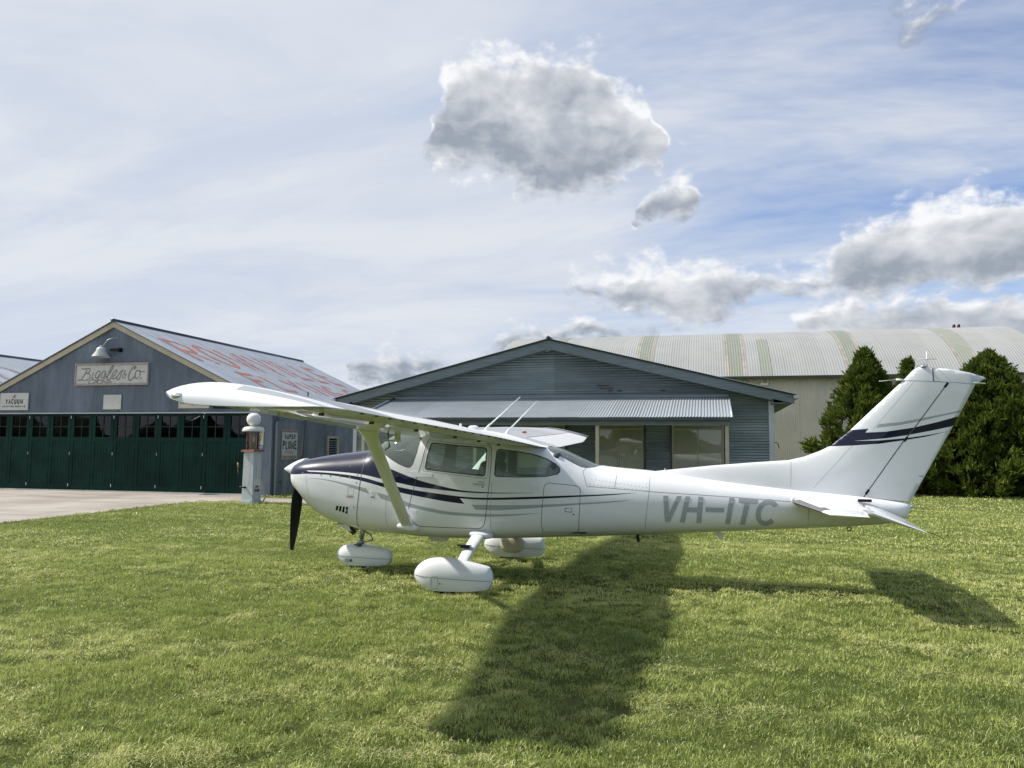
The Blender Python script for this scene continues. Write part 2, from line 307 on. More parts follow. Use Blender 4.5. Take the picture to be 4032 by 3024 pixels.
# ------------------------------------------------------------------ lettering
def arc(cx, cy, rx, ry, a0, a1, n=14): return [(cx + rx * math.cos(R(a0 + (a1 - a0) * i / n)), cy + ry * math.sin(R(a0 + (a1 - a0) * i / n))) for i in range(n + 1)]
GL = {'A': [[(0, 0), (.5, 1), (1, 0)], [(.2, .36), (.8, .36)]], 'B': [[(0, 0), (0, 1), (.55, 1)] + arc(.55, .76, .35, .24, 80, -90, 8) + [(0, .52)], [(0, .52), (.6, .52)] + arc(.6, .26, .4, .26, 80, -90, 8) + [(0, 0)]],
      'C': [arc(.52, .5, .5, .5, 42, 318, 20)], 'E': [[(1, 1), (0, 1), (0, 0), (1, 0)], [(0, .52), (.8, .52)]], 'F': [[(1, 1), (0, 1), (0, 0)], [(0, .52), (.8, .52)]],
      'G': [arc(.52, .5, .5, .5, 42, 350, 20) + [(.6, .45)]], 'H': [[(0, 0), (0, 1)], [(1, 0), (1, 1)], [(0, .5), (1, .5)]], 'I': [[(.5, 0), (.5, 1)]], 'L': [[(0, 1), (0, 0), (.95, 0)]],
      'M': [[(0, 0), (0, 1), (.5, .2), (1, 1), (1, 0)]], 'N': [[(0, 0), (0, 1), (1, 0), (1, 1)]], 'O': [arc(.5, .5, .5, .5, 90, 450, 24)],
      'P': [[(0, 0), (0, 1), (.55, 1)] + arc(.58, .74, .42, .26, 85, -90, 10) + [(0, .48)]], 'R': [[(0, 0), (0, 1), (.55, 1)] + arc(.58, .75, .42, .25, 85, -90, 10) + [(0, .5)], [(.5, .5), (1, 0)]],
      'S': [arc(.52, .75, .44, .25, 25, 270, 12) + arc(.5, .25, .48, .25, 85, -155, 12)], 'T': [[(0, 1), (1, 1)], [(.5, 1), (.5, 0)]], 'U': [[(0, 1), (0, .35)] + arc(.5, .35, .5, .35, 185, 355, 12) + [(1, .35), (1, 1)]],
      'V': [[(0, 1), (.5, 0), (1, 1)]], 'W': [[(0, 1), (.27, 0), (.5, .75), (.73, 0), (1, 1)]], 'Y': [[(0, 1), (.5, .48), (.5, 0)], [(1, 1), (.5, .48)]], 'D': [[(0, 0), (0, 1), (.4, 1)] + arc(.4, .5, .6, .5, 85, -85, 12) + [(.4, 0), (0, 0)]]}
def ribbon(pts, w):
    """2-D ribbon round a polyline: list of quads"""
    out = []; n = len(pts)
    P = [Vector(p) for p in pts]; ws = w if isinstance(w, (list, tuple)) else [w] * n
    offs = []
    for i in range(n):
        d1 = (P[i] - P[i - 1]).normalized() if i else None; d2 = (P[i + 1] - P[i]).normalized() if i < n - 1 else None
        t = (d1 or d2) if not (d1 and d2) else (d1 + d2)
        t = t.normalized() if t.length > .2 else (d2 or d1)
        nn = Vector((-t.y, t.x)); k = 1
        if d1 and d2: k = min(1.8, 1 / max(.4, nn.dot(Vector((-d2.y, d2.x)))))
        offs.append(nn * (ws[i] * .5 * k))
    for i in range(n - 1): out.append((P[i] - offs[i], P[i + 1] - offs[i + 1], P[i + 1] + offs[i + 1], P[i] + offs[i]))
    return out
def lettering(text, width, height, stroke, gap=.28, serif=0., vertical=False):
    """quads in a local x-y frame, text box from (0,0) to (width,height)"""
    q = []; n = len(text)
    ws = [.35 if c in ' I' else (1.25 if c in 'MW' else 1.) for c in text]
    if vertical:
        cw = width; chh = height / n * .74; x0 = 0
    else:
        u = width / (sum(ws) + gap * (n - 1)); cw = u; chh = height
    x = 0.
    for i, ch in enumerate(text):
        if vertical: ox, oy, w = 0, height - (i + 1) * height / n, cw
        else: ox, oy, w = x, 0, ws[i] * cw; x += w + gap * cw
        hs = stroke / 2
        for st in GL.get(ch, []):
            pts = [(ox + hs + p[0] * (w - 2 * hs), oy + hs + p[1] * (chh - 2 * hs)) for p in st]
            q += [(r, len(q)) for r in ribbon(pts, stroke)]
            if serif:
                for p in (pts[0], pts[-1]):
                    if abs(p[1] - oy - hs) < .02 * chh or abs(p[1] - oy - chh + hs) < .02 * chh:
                        q.append(([Vector((p[0] - stroke * serif, p[1] - hs)), Vector((p[0] + stroke * serif, p[1] - hs)), Vector((p[0] + stroke * serif, p[1] - hs + stroke * .45)), Vector((p[0] - stroke * serif, p[1] - hs + stroke * .45))], len(q)))
    return [r for r, _ in q]
def letters_of(text, width, height, stroke, gap=.28, serif=0.):
    ws = [.35 if c in ' I' else (1.25 if c in 'MW' else 1.) for c in text]; u = width / (sum(ws) + gap * (len(text) - 1)); x = 0.; out = []
    for c, w in zip(text, ws):
        if c != ' ': out.append((c, [[p + Vector((x, 0)) for p in q] for q in lettering(c, w * u, height, stroke, gap, serif)]))
        x += (w + gap) * u
    return out
def lay(quads, o, ux, uy, nrm, depth=.002, step=.00005):
    """letter quads onto a plane through o"""
    b = MB(); o = Vector(o); ux = Vector(ux); uy = Vector(uy); nrm = Vector(nrm)
    for k, q in enumerate(quads): b.add([o + ux * p.x + uy * p.y + nrm * (depth + step * (k % 40)) for p in q], [(0, 1, 2, 3)])
    return b

# ------------------------------------------------------------------ corrugated sheet: profile runs along u, flutes along v
def corrugated(o, u, v, n, width, length, pitch=.0762, amp=.009, top=None, bot=None, seg=6, phase=0., nv=1, square=False):
    o, u, v, n = map(Vector, (o, u, v, n)); b = MB(); k = max(2, int(round(width / pitch * seg))); cols = []
    for i in range(k + 1):
        a = width * i / k; ph = 2 * math.pi * (a + phase) / pitch
        h = amp * math.sin(ph) if not square else amp * max(-1, min(1, 2.2 * math.sin(ph)))
        t0 = bot(a) if bot else 0.; t1 = top(a) if top else length
        if t1 - t0 < .01: t1 = t0 + .01
        cols.append([o + u * a + n * h + v * (t0 + (t1 - t0) * j / nv) for j in range(nv + 1)])
    return b.rings(cols, cap=False, closed=False)

def clean(poly, closed=True):
    out = []
    for p in poly:
        if not out or (Vector(p) - Vector(out[-1])).length > 1e-4: out.append(p)
    return out
def dense(poly, step, closed=False):
    out = []; n = len(poly)
    for i in range(n if closed else n - 1):
        a, b = poly[i], poly[(i + 1) % n]; m = max(1, int(math.ceil(math.hypot(b[0] - a[0], b[1] - a[1]) / step)))
        out += [(a[0] + (b[0] - a[0]) * j / m, a[1] + (b[1] - a[1]) * j / m) for j in range(m)]
    if not closed: out.append(poly[-1])
    return out
def spline(pts, n=6):
    out = []; P = [Vector(p) for p in pts]
    for i in range(len(P) - 1):
        a, b, c, d = P[max(i - 1, 0)], P[i], P[i + 1], P[min(i + 2, len(P) - 1)]
        for j in range(n):
            t = j / n; out.append(.5 * ((2 * b) + (c - a) * t + (2 * a - 5 * b + 4 * c - d) * t * t + (3 * b - a - 3 * c + d) * t ** 3))
    out.append(P[-1]); return [tuple(p) for p in out]
def inside(p, poly):
    x, y = p; c = False; n = len(poly); j = n - 1
    for i in range(n):
        xi, yi = poly[i]; xj, yj = poly[j]
        if (yi > y) != (yj > y) and x < (xj - xi) * (y - yi) / (yj - yi) + xi: c = not c
        j = i
    return c
class Region:
    def __init__(s, poly): s.p = poly; xs = [q[0] for q in poly]; ys = [q[1] for q in poly]; s.b = (min(xs), max(xs), min(ys), max(ys))
    def __contains__(s, q): b = s.b; return b[0] <= q[0] <= b[1] and b[2] <= q[1] <= b[3] and inside(q, s.p)
def cdt(points, lines):
    """triangulate points with constrained polylines; returns verts, triangles"""
    V = list(points); E = []
    for ln, closed in lines:
        o = len(V); V += ln; n = len(ln)
        E += [(o + i, o + i + 1) for i in range(n - 1)] + ([(o + n - 1, o)] if closed else [])
    r = delaunay_2d_cdt([Vector(p) for p in V], E, [], 0, 1e-5, False)
    return [tuple(p) for p in r[0]], [tuple(f) for f in r[2]]
# x, zbot, ztop, halfwidth, z of max width, exponent bottom, exponent top
FS=[(-2.545,1.16,1.33,.16,1.24,2.2,2.2),(-2.535,1.09,1.365,.26,1.235,2.4,2.3),(-2.50,1.03,1.39,.33,1.22,2.5,2.4),
(-2.43,.975,1.42,.385,1.20,2.5,2.5),(-2.27,.80,1.452,.445,1.16,2.5,2.7),(-2.07,.672,1.485,.485,1.10,2.6,2.8),
(-1.91,.617,1.508,.505,1.06,2.7,2.8),(-1.70,.567,1.533,.525,1.02,2.8,2.8),(-1.53,.525,1.553,.54,1.0,3.0,2.8),
(-1.39,.512,1.578,.55,.99,3.1,2.8),(-1.13,.50,1.755,.562,.98,3.2,2.9),(-.95,.495,1.815,.57,.97,3.3,3.2),(-.70,.475,1.835,.575,.97,3.4,3.6),
(-.30,.472,1.84,.578,.97,3.5,4.0),(.0,.478,1.83,.577,.97,3.5,4.0),(.30,.488,1.79,.572,.97,3.5,3.9),(.60,.502,1.715,.56,.97,3.4,3.6),
(.86,.516,1.635,.54,.97,3.3,3.2),(1.03,.525,1.60,.522,.96,3.2,2.9),(1.28,.538,1.495,.49,.95,3.0,2.5),(1.54,.552,1.397,.458,.94,2.9,2.4),(2.17,.589,1.338,.385,.935,2.7,2.3),
(2.87,.638,1.24,.305,.92,2.6,2.3),(3.70,.70,1.152,.215,.92,2.5,2.3),(4.41,.752,1.095,.14,.93,2.4,2.2),(4.80,.80,1.045,.095,.935,2.3,2.2),(4.93,.85,1.02,.065,.95,2.2,2.2),(4.985,.95,1.0,.02,.975,2,2)]
def _slopes(xs,ys):
    n=len(xs); d=[(ys[i+1]-ys[i])/(xs[i+1]-xs[i]) for i in range(n-1)]
    m=[d[0]]+[0 if d[i-1]*d[i]<=0 else 2*d[i-1]*d[i]/(d[i-1]+d[i]) for i in range(1,n-1)]+[d[-1]]
    return m
_FX=[r[0] for r in FS]; _FC=[[r[k] for r in FS] for k in range(1,7)]; _FM=[_slopes(_FX,c) for c in _FC]
def fus_par(x):
    x=min(max(x,_FX[0]),_FX[-1]); i=0
    while i<len(_FX)-2 and x>_FX[i+1]: i+=1
    h=_FX[i+1]-_FX[i]; t=(x-_FX[i])/h
    a=2*t**3-3*t*t+1; b=t**3-2*t*t+t; c=-2*t**3+3*t*t; d=t**3-t*t
    return [a*C[i]+b*h*M[i]+c*C[i+1]+d*h*M[i+1] for C,M in zip(_FC,_FM)]
def fus_pt(x,s):
    zb,zt,w,zc,nb,nt=fus_par(x); ph=math.pi*min(max(s,0),1); c=math.cos(ph); sn=max(math.sin(ph),0)
    if c>=0: return (x,-w*sn**(2/nb),zc-(zc-zb)*c**(2/nb))
    return (x,-w*sn**(2/nt),zc+(zt-zc)*(-c)**(2/nt))
def fus_s(x,z):
    zb,zt,w,zc,nb,nt=fus_par(x)
    if z<=zc:
        r=min(max((zc-z)/(zc-zb),0),1); return math.acos(r**(nb/2))/math.pi
    r=min(max((z-zc)/(zt-zc),0),1); return 1-math.acos(r**(nt/2))/math.pi
def fus_y(x,z):
    return fus_pt(x,fus_s(x,z))[1]

def part(b, name, mats, t, **k):
    o = b.build(name, mats, None, **k); o.parent = t
    if t.type == 'EMPTY': o.location = -t.location
    return o

# ------------------------------------------------------------------ the setting: lawn, concrete, far wood
def lawn_material():
    m = bpy.data.materials.new('lawn_soil'); m.use_nodes = True; nt = m.node_tree; b = nt.nodes['Principled BSDF']
    pos = N(nt, 'ShaderNodeNewGeometry').outputs['Position']
    a = noise(nt, pos, 7., 8, .7); g = noise(nt, pos, 90., 5, .7)
    mp = N(nt, 'ShaderNodeMapping'); mp.inputs['Scale'].default_value = (.25, .9, 1); nt.links.new(pos, mp.inputs[0]); s = noise(nt, mp.outputs[0], .9, 5, .6)
    c = mixc(nt, smooth(nt, g, .3, .7), (.045, .065, .015), (.13, .165, .04)); c = mixc(nt, smooth(nt, a, .4, .7), c, (.11, .135, .035)); c = mixc(nt, smooth(nt, s, .5, .75, 0, .4), c, (.20, .19, .085))
    nt.links.new(c, b.inputs['Base Color']); b.inputs['Roughness'].default_value = .95; b.inputs['Specular IOR Level'].default_value = .1
    bn = N(nt, 'ShaderNodeBump', _Strength=.9, _Distance=.03); nt.links.new(g, bn.inputs['Height']); nt.links.new(bn.outputs[0], b.inputs['Normal']); return m
M['lawn'] = lawn_material()
g = MB(); g.add([(-900, -900, 0), (900, -900, 0), (900, 900, 0), (-900, 900, 0)], [(0, 1, 2, 3)])
tag(g.build('lawn', 'lawn'), 'wide mown lawn under the aircraft', kind='structure')
APRON = [(-70, -25), (-11.0, -25), (-11.02, -4), (-11.05, 3.3), (-11.09, 4.9), (-11.19, 6.75), (-11.40, 9.0), (-11.22, 9.85), (-10.7, 10.2), (-9.9, 10.24), (-7, 10.22), (3.6, 10.2), (3.6, 12.97), (-7.9, 12.97), (-8.2, 11.95), (-10.95, 11.95), (-10.98, 13.2), (-70, 13.2)]
g = MB(); n = len(APRON); g.add([(x, y, .014) for x, y in APRON], [tuple(range(n))])
g.add([(x, y, .014) for x, y in APRON] + [(x, y, -.05) for x, y in APRON], [(i, i + n, (i + 1) % n + n, (i + 1) % n) for i in range(n)])
tag(g.build('apron', 'conc'), 'stained concrete apron in front of the green doors', kind='structure')
def far_wood():
    b = MB(); rings = []
    for i in range(181):
        a = R(100 + i * 160 / 180 * 1.0); d = 260 + 25 * math.sin(i * .31)
        h = 9 + 3.5 * math.sin(i * .47) + 2.5 * math.sin(i * 1.3 + 1) + 1.6 * math.sin(i * 2.9) + random.uniform(-1, 1)
        x, y = d * math.sin(a + R(-14) ), d * math.cos(a + R(-14))
        rings.append([(x, y, -1), (x * .995, y * .995, h * .5), (x * 1.01, y * 1.01, h * .9), (x * 1.03, y * 1.03, h)])
    b.rings(rings, cap=False, closed=False)
    tag(b.build('far_wood', material('far_foliage', (.045, .065, .03), .95, vscale=.25, var=.3, bump=1., bscale=.6), smooth=True), 'far belt of trees beyond the field behind the camera', 'trees', kind='stuff')
far_wood()

ZU = (0, 0, 1)
# ------------------------------------------------------------------ gabled hangar with the green doors
HX, HY, HW, HZ, HS, HL = -16.97, 12.86, 6.17, 5.86, .467, 12.75
def hangar(xc, label, doors=True, name='gabled_hangar'):
    t = thing(name, label, 'hangar', (xc, HY, 0)); x0, x1 = xc - HW, xc + HW; rl = lambda x: HZ - HS * abs(x - xc) - .06
    nsh = 16; w = 2 * HW / nsh
    for i in range(nsh):
        a = x0 + i * w
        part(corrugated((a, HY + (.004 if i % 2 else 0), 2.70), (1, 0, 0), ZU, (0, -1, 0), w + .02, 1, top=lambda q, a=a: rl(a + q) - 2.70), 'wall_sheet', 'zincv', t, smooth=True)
    for s, xs in ((1, x1), (-1, x0)):
        m = 17; wl = HL / m
        for i in range(m):
            if s < 0 and i > 2: break
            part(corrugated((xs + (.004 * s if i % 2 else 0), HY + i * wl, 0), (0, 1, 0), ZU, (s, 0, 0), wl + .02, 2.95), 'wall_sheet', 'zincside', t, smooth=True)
        sl = math.hypot(HW + .22, HS * (HW + .22)); dv = Vector((s, 0, -HS)).normalized(); nr = Vector((s * HS, 0, 1)).normalized()
        m = 17; wl = (HL + .2) / m
        for i in range(m): part(corrugated((xc, HY - .14 + i * wl, HZ + (.004 if i % 2 else 0)), (0, 1, 0), dv, nr, wl + .02, sl), 'roof_sheet', 'roofz', t, smooth=True)
        b = MB(); L = HW + .2      # barge board, a strip that follows the roof edge
        for k, (y0, y1, za, zb, mi) in enumerate(((HY - .075, HY - .04, -.22, -.035, 0), (HY - .09, HY - .036, -.034, -.008, 1))):
            P = [(xc, HZ), (xc + s * L, HZ - HS * L)]
            b.add([(P[0][0], y0, P[0][1] + za), (P[1][0], y0, P[1][1] + za), (P[1][0], y0, P[1][1] + zb), (P[0][0], y0, P[0][1] + zb), (P[0][0], y1, P[0][1] + za), (P[1][0], y1, P[1][1] + za), (P[1][0], y1, P[1][1] + zb), (P[0][0], y1, P[0][1] + zb)],
                  [(0, 1, 2, 3), (7, 6, 5, 4), (0, 4, 5, 1), (3, 2, 6, 7), (1, 5, 6, 2), (0, 3, 7, 4)], mi)
        part(b, 'barge_board', ['cream', 'gutter'], t, recalc=True)
        part(MB().box(*sorted((xs + s * .06, xs + s * .19)), HY - .12, HY + HL, 2.72, 2.82), 'gutter', 'zincside', t)
    part(MB().tube([(xc, HY - .16, HZ + .02), (xc, HY + HL + .1, HZ + .02)], .06, 8), 'ridge_cap', 'gutter', t, smooth=True)
    part(MB().add([(x0, HY + HL, 0), (x1, HY + HL, 0), (x1, HY + HL, rl(x1)), (xc, HY + HL, HZ - .06), (x0, HY + HL, rl(x0))], [(0, 1, 2, 3, 4)]), 'back_wall', 'zincside', t)
    part(MB().add([(x0, HY + .01, 0), (x0, HY + HL, 0), (x0, HY + HL, 2.9), (x0, HY + .01, 2.9)], [(0, 1, 2, 3)]), 'side_wall', 'zincside', t)
    part(MB().box(x0, x1, HY - .03, HY + .02, 2.665, 2.705), 'door_header', 'newz', t)
    part(MB().box(x1 - .15, x1 + .012, HY - .022, HY - .012, 0, 2.66).box(x1 + .0125, x1 + .0225, HY - .022, HY + .13, 0, 2.66), 'corner_flashing', 'zincv', t)
    return t
hang = hangar(HX, 'blue-grey corrugated iron gabled hangar with dark green folding doors')
hang2 = hangar(-30.4, 'neighbouring corrugated iron hangar whose roof shows at the left edge', name='neighbour_hangar')
part(MB().box(-30.4 - HW, -30.4 + HW, HY + .05, HY + .1, 0, 2.66), 'door_panel', 'doorg', hang2)
# door leaves
NL, LW = 12, .88; LX0 = -11.62 - NL * LW
part(MB().box(-11.63, HX + HW - .15, HY - .018, HY + .02, 0, 2.664), 'jamb_sheet', 'zincv', hang)
part(MB().box(HX - HW, LX0, HY - .018, HY + .02, 0, 2.664), 'jamb_sheet', 'zincv', hang)
part(MB().box(LX0, -11.62, HY + .03, HY + .16, .012, .05), 'door_track', 'signw', hang)
YD = HY + .10
def door_leaf():
    b = MB(); w = LW - .014
    b.box(0, .125, YD, YD + .05, .06, 2.655).box(w - .125, w, YD, YD + .05, .06, 2.655)
    b.box(.126, w - .126, YD + .001, YD + .049, 2.585, 2.654).box(.126, w - .126, YD + .001, YD + .049, 1.72, 1.865).box(.126, w - .126, YD + .001, YD + .049, .061, .24)
    nb = 5; pw = (w - .252) / nb
    for i in range(nb): b.box(.126 + i * pw + .004, .126 + (i + 1) * pw - .004, YD + .014, YD + .035, .24, 1.72)
    b.box(.126, w - .126, YD + .036, YD + .040, .24, 1.72)
    return b
def leaf_sub(kind):
    b = MB(); w = LW - .014; xm = w / 2; zm = 2.225
    if kind == 'bar': b.box(xm - .014, xm + .014, YD + .012, YD + .04, 1.866, 2.584).box(.1262, xm - .0142, YD + .0125, YD + .039, zm - .014, zm + .014).box(xm + .0142, w - .1262, YD + .0125, YD + .039, zm - .014, zm + .014)
    if kind == 'hinge': b.box(-.016, .004, YD - .016, YD - .001, 2.50, 2.60)
    return b
proto = {}
for i in range(NL):
    xo = LX0 + i * LW
    def put(key, bm, mats, parent):
        if key not in proto:
            o = bm.build(key.split('#')[0], mats); proto[key] = o
        else:
            o = proto[key].copy(); C.objects.link(o)
        o.parent = parent
        return o
    lf = put('door_leaf', door_leaf(), 'doorg', hang); lf.location = Vector((xo, 0, 0)) - hang.location
    put('glazing_bar', leaf_sub('bar'), 'bar', lf).location = (0, 0, 0)
    w = LW - .014
    for k, (a, b_, c, d_) in enumerate(((.126, w / 2, 1.866, 2.225), (w / 2, w - .126, 1.866, 2.225), (.126, w / 2, 2.225, 2.584), (w / 2, w - .126, 2.225, 2.584))):
        q = put('pane#%d' % k, MB().add([(a, YD + .03, c), (b_, YD + .03, c), (b_, YD + .03, d_), (a, YD + .03, d_)], [(0, 1, 2, 3)]), 'darkpane', lf)
        q.location = (0, 0, 0); q.rotation_euler = (0, 0, 0)
    if i % 2 == 0:
        for dz in (0, -1.25, -2.33): put('hinge', leaf_sub('hinge'), 'chrome', lf).location = (0, 0, dz)
# downpipe, tap and louvred window on the side wall
XS = HX + HW + .02
part(MB().tube([(XS + .06, 13.02, .02), (XS + .06, 13.02, 2.40), (XS + .07, 13.12, 2.47), (XS + .10, 13.95, 2.66), (XS + .12, 14.05, 2.74)], .045, 8), 'downpipe', 'zincside', hang, smooth=60)
part(MB().tube([(XS + .02, 13.3, .44), (XS + .1, 13.3, .44), (XS + .1, 13.3, .36)], .014, 6).box(XS + .08, XS + .12, 13.26, 13.34, .46, .475), 'garden_tap', 'gutter', hang)
lw = part(MB().box(XS, XS + .07, 16.56, 16.64, 1.1, 1.99).box(XS, XS + .07, 17.30, 17.46, 1.1, 1.99).box(XS, XS + .072, 16.641, 17.299, 1.9, 1.99), 'louvre_frame', 'cream', hang)
part(MB().box(XS + .004, XS + .008, 16.64, 17.3, 1.1, 1.9), 'louvre_backing', 'darkin', lw)
for k in range(9): part(MB().obox((XS + .04, 16.97, 1.14 + k * .085), (.8, 0, -.6), (0, 1, 0), (.6, 0, .8), .035, .32, .004), 'slat', 'zincside', lw)
# faded roof lettering
def roof_text(txt, xc, y0, y1, d0, d1, stroke, mat, par):
    dv = Vector((1, 0, -HS)).normalized(); nr = Vector((HS, 0, 1)).normalized()
    o = Vector((xc, y0, HZ)) + dv * d1
    for ch, q in letters_of(txt, y1 - y0, d1 - d0, stroke, .22): part(lay(q, o, (0, 1, 0), -dv, nr, .016, .00003), 'roof_letter', mat, par)
roof_text('ROWVILLE', HX, 13.55, 24.6, 1.2, 3.35, .26, 'roofred', hang)
roof_text('FLYING CO', HX, 14.6, 25.0, 3.85, 5.35, .24, 'roofred', hang)
roof_text('ROC', -30.4, 16.0, 22.4, 1.6, 3.9, .26, 'roofpurple', hang2)

# ------------------------------------------------------------------ shed with the verandah
SX, SY, SZ, SS = -1.67, 13.0, 4.74, .25
shed = thing('verandah_shed', 'low grey corrugated iron shed with bullnose-free verandah and cream framed windows', 'shed', (SX, SY, 0))
shed['label'] = 'low grey corrugated iron shed with a verandah and cream framed windows'
srl = lambda x: SZ - .03 - SS * abs(x - SX)
sx0, sx1 = -7.92, 4.50
for col, (xa, xb) in enumerate(((sx0, -1.57), (-1.575, sx1))):
    for row in range(7):
        z0 = row * .762; z1 = min(z0 + .775, 4.68); k = int((z1 - z0) / .0762 * 8); b = MB(); rows = []
        for i in range(k + 1):
            z = z0 + (z1 - z0) * i / k; h = .0105 * math.sin(2 * math.pi * z / .0762); half = (SZ - .03 - z) / SS
            a, c_ = max(xa, SX - half), min(xb, SX + half)
            if c_ - a < .03: break
            y = SY - h - (.003 if row % 2 else 0) - (.002 if col else 0)
            rows.append([(a, y, z), (c_, y, z)])
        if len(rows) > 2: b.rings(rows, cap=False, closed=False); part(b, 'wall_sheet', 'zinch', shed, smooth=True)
for s in (1, -1):
    L = 6.77; dv = Vector((s, 0, -SS)).normalized(); nr = Vector((s * SS, 0, 1)).normalized(); m = 8; wl = 6.4 / m
    for i in range(m): part(corrugated((SX, 12.5 + i * wl, SZ + .06), (0, 1, 0), dv, nr, wl + .02, L * 1.04), 'roof_sheet', 'zinch', shed, smooth=True)
    b = MB()
    for (y0, y1, za, zb, mi) in ((12.58, 12.62, -.20, .005, 0), (12.565, 12.578, .0052, .035, 1), (12.585, 12.96, -.245, -.2005, 2)):
        P = [(SX, SZ), (SX + s * L, SZ - SS * L)]
        if mi == 2: P[1] = (SX + s * 6.2, SZ - SS * 6.2)
        b.add([(P[0][0], y0, P[0][1] + za), (P[1][0], y0, P[1][1] + za), (P[1][0], y0, P[1][1] + zb), (P[0][0], y0, P[0][1] + zb), (P[0][0], y1, P[0][1] + za), (P[1][0], y1, P[1][1] + za), (P[1][0], y1, P[1][1] + zb), (P[0][0], y1, P[0][1] + zb)],
              [(0, 1, 2, 3), (7, 6, 5, 4), (0, 4, 5, 1), (3, 2, 6, 7), (1, 5, 6, 2), (0, 3, 7, 4)], mi)
    part(b, 'barge_board', ['timber', 'gutter', 'timber'], shed, recalc=True)
    xe = SX + s * 6.74; xi = SX + s * 6.19
    part(MB().box(min(xe, xi), max(xe, xi), 12.63, 18.9, 2.86, 2.885), 'soffit', 'timber', shed)
    part(MB().box(*sorted((xe, xe - s * .03)), 12.63, 18.9, 2.886, 3.06), 'fascia', 'timber', shed)
    part(MB().box(*sorted((xe + s * .003, xe + s * .13)), 12.5, 18.9, 2.985, 3.075), 'gutter', 'newz', shed)
part(MB().tube([(SX, 12.45, SZ + .085), (SX, 18.9, SZ + .085)], .05, 8), 'ridge_cap', 'gutter', shed, smooth=True)
part(MB().box(4.46, 4.605, SY - .03, SY + .1, 0, 3.05), 'corner_flashing', 'newz', shed)
part(MB().box(-8.0, -7.88, SY - .03, SY + .1, 0, 3.05), 'corner_flashing', 'newz', shed)
part(MB().box(-7.95, -7.9, SY + .1, 18.8, 0, 3.0).box(4.55, 4.6, SY + .1, 18.8, 0, 3.0).box(-7.9, 4.55, 18.7, 18.8, 0, 3.0), 'side_wall', 'zinch', shed)
# verandah
VX0, VX1, VY, VZ0, VZ1 = -6.62, 3.40, 10.38, 3.08, 2.405
dv = Vector((0, VY - SY, VZ1 - VZ0)); vl = dv.length; dv.normalize(); nr = Vector((0, dv.z, -dv.y)).normalized()
m = 13; wl = (VX1 - VX0) / m
for i in range(m): part(corrugated((VX0 + i * wl, SY - .02, VZ0 + (.004 if i % 2 else 0)), (1, 0, 0), dv, nr, wl + .015, vl, amp=.0105, seg=8), 'verandah_sheet', 'newz', shed, smooth=True)
part(MB().box(VX0, VX1, SY - .09, SY - .035, VZ0 - .01, VZ0 + .06), 'wall_flashing', 'zinch', shed)
part(MB().tube([(VX0 - .01, SY - .03, VZ0 + .03), (VX0 - .01, VY, VZ1 + .03)], .04, 8), 'verge_trim', 'timber', shed, smooth=True)
part(MB().tube([(VX1 + .01, SY - .03, VZ0), (VX1 + .01, VY, VZ1)], .022, 8), 'verge_trim', 'newz', shed, smooth=True)
part(MB().box(VX0, VX1 - .01, VY - .09, VY + .03, 2.325, 2.388), 'gutter', 'gutter', shed)
part(MB().box(VX0, VX1 - .03, VY + .04, VY + .09, 2.205, 2.33), 'verandah_beam', 'timber', shed)
for x in (-6.5, -3.25, .045, 3.28): part(MB().box(x - .045, x + .045, VY + .095, VY + .185, .014, 2.33), 'verandah_post', 'cream', shed)
def window(x0, x1, z0, z1, zt, mul):
    y = SY - .02
    fr = MB(); f = .035
    fr.box(x0, x0 + f, y - .05, y, z0, z1).box(x1 - f, x1, y - .05, y, z0, z1).box(x0 + f + .001, x1 - f - .001, y - .049, y, z0, z0 + f).box(x0 + f + .001, x1 - f - .001, y - .049, y, z1 - f, z1).box(x0 + f + .001, x1 - f - .001, y - .048, y, zt - .018, zt + .018).box(mul - .016, mul + .016, y - .047, y, z0 + f + .001, zt - .019)
    for q in ((x0 + mul) / 2, mul, (mul + x1) / 2): fr.box(q - .01, q + .01, y - .046, y, zt + .019, z1 - f - .001)
    w = part(fr, 'window', 'cream', shed)
    part(MB().add([(x0, y - .008, z0), (x1, y - .008, z0), (x1, y - .008, z1), (x0, y - .008, z1)], [(0, 1, 2, 3)]), 'blind', 'blind', w)
    for a, b_, c, d_ in ((x0 + f, mul - .016, z0 + f, zt - .018), (mul + .016, x1 - f, z0 + f, zt - .018), (x0 + f, x1 - f, zt + .018, z1 - f)):
        part(MB().add([(a, y - .028, c), (b_, y - .028, c), (b_, y - .028, d_), (a, y - .028, d_)], [(0, 1, 2, 3)]), 'pane', 'pane', w)
    part(MB().box(x0 - .07, x0 - .003, y - .03, y, z0 - .08, z1).box(x1 + .003, x1 + .07, y - .03, y, z0 - .08, z1), 'jamb_flashing', 'gutter', w)
window(-.26, 1.03, 1.03, 2.29, 2.17, .32); window(1.84, 3.25, 1.03, 2.29, 2.17, 2.55); window(-2.9, -1.25, 1.03, 2.29, 2.17, -2.0)

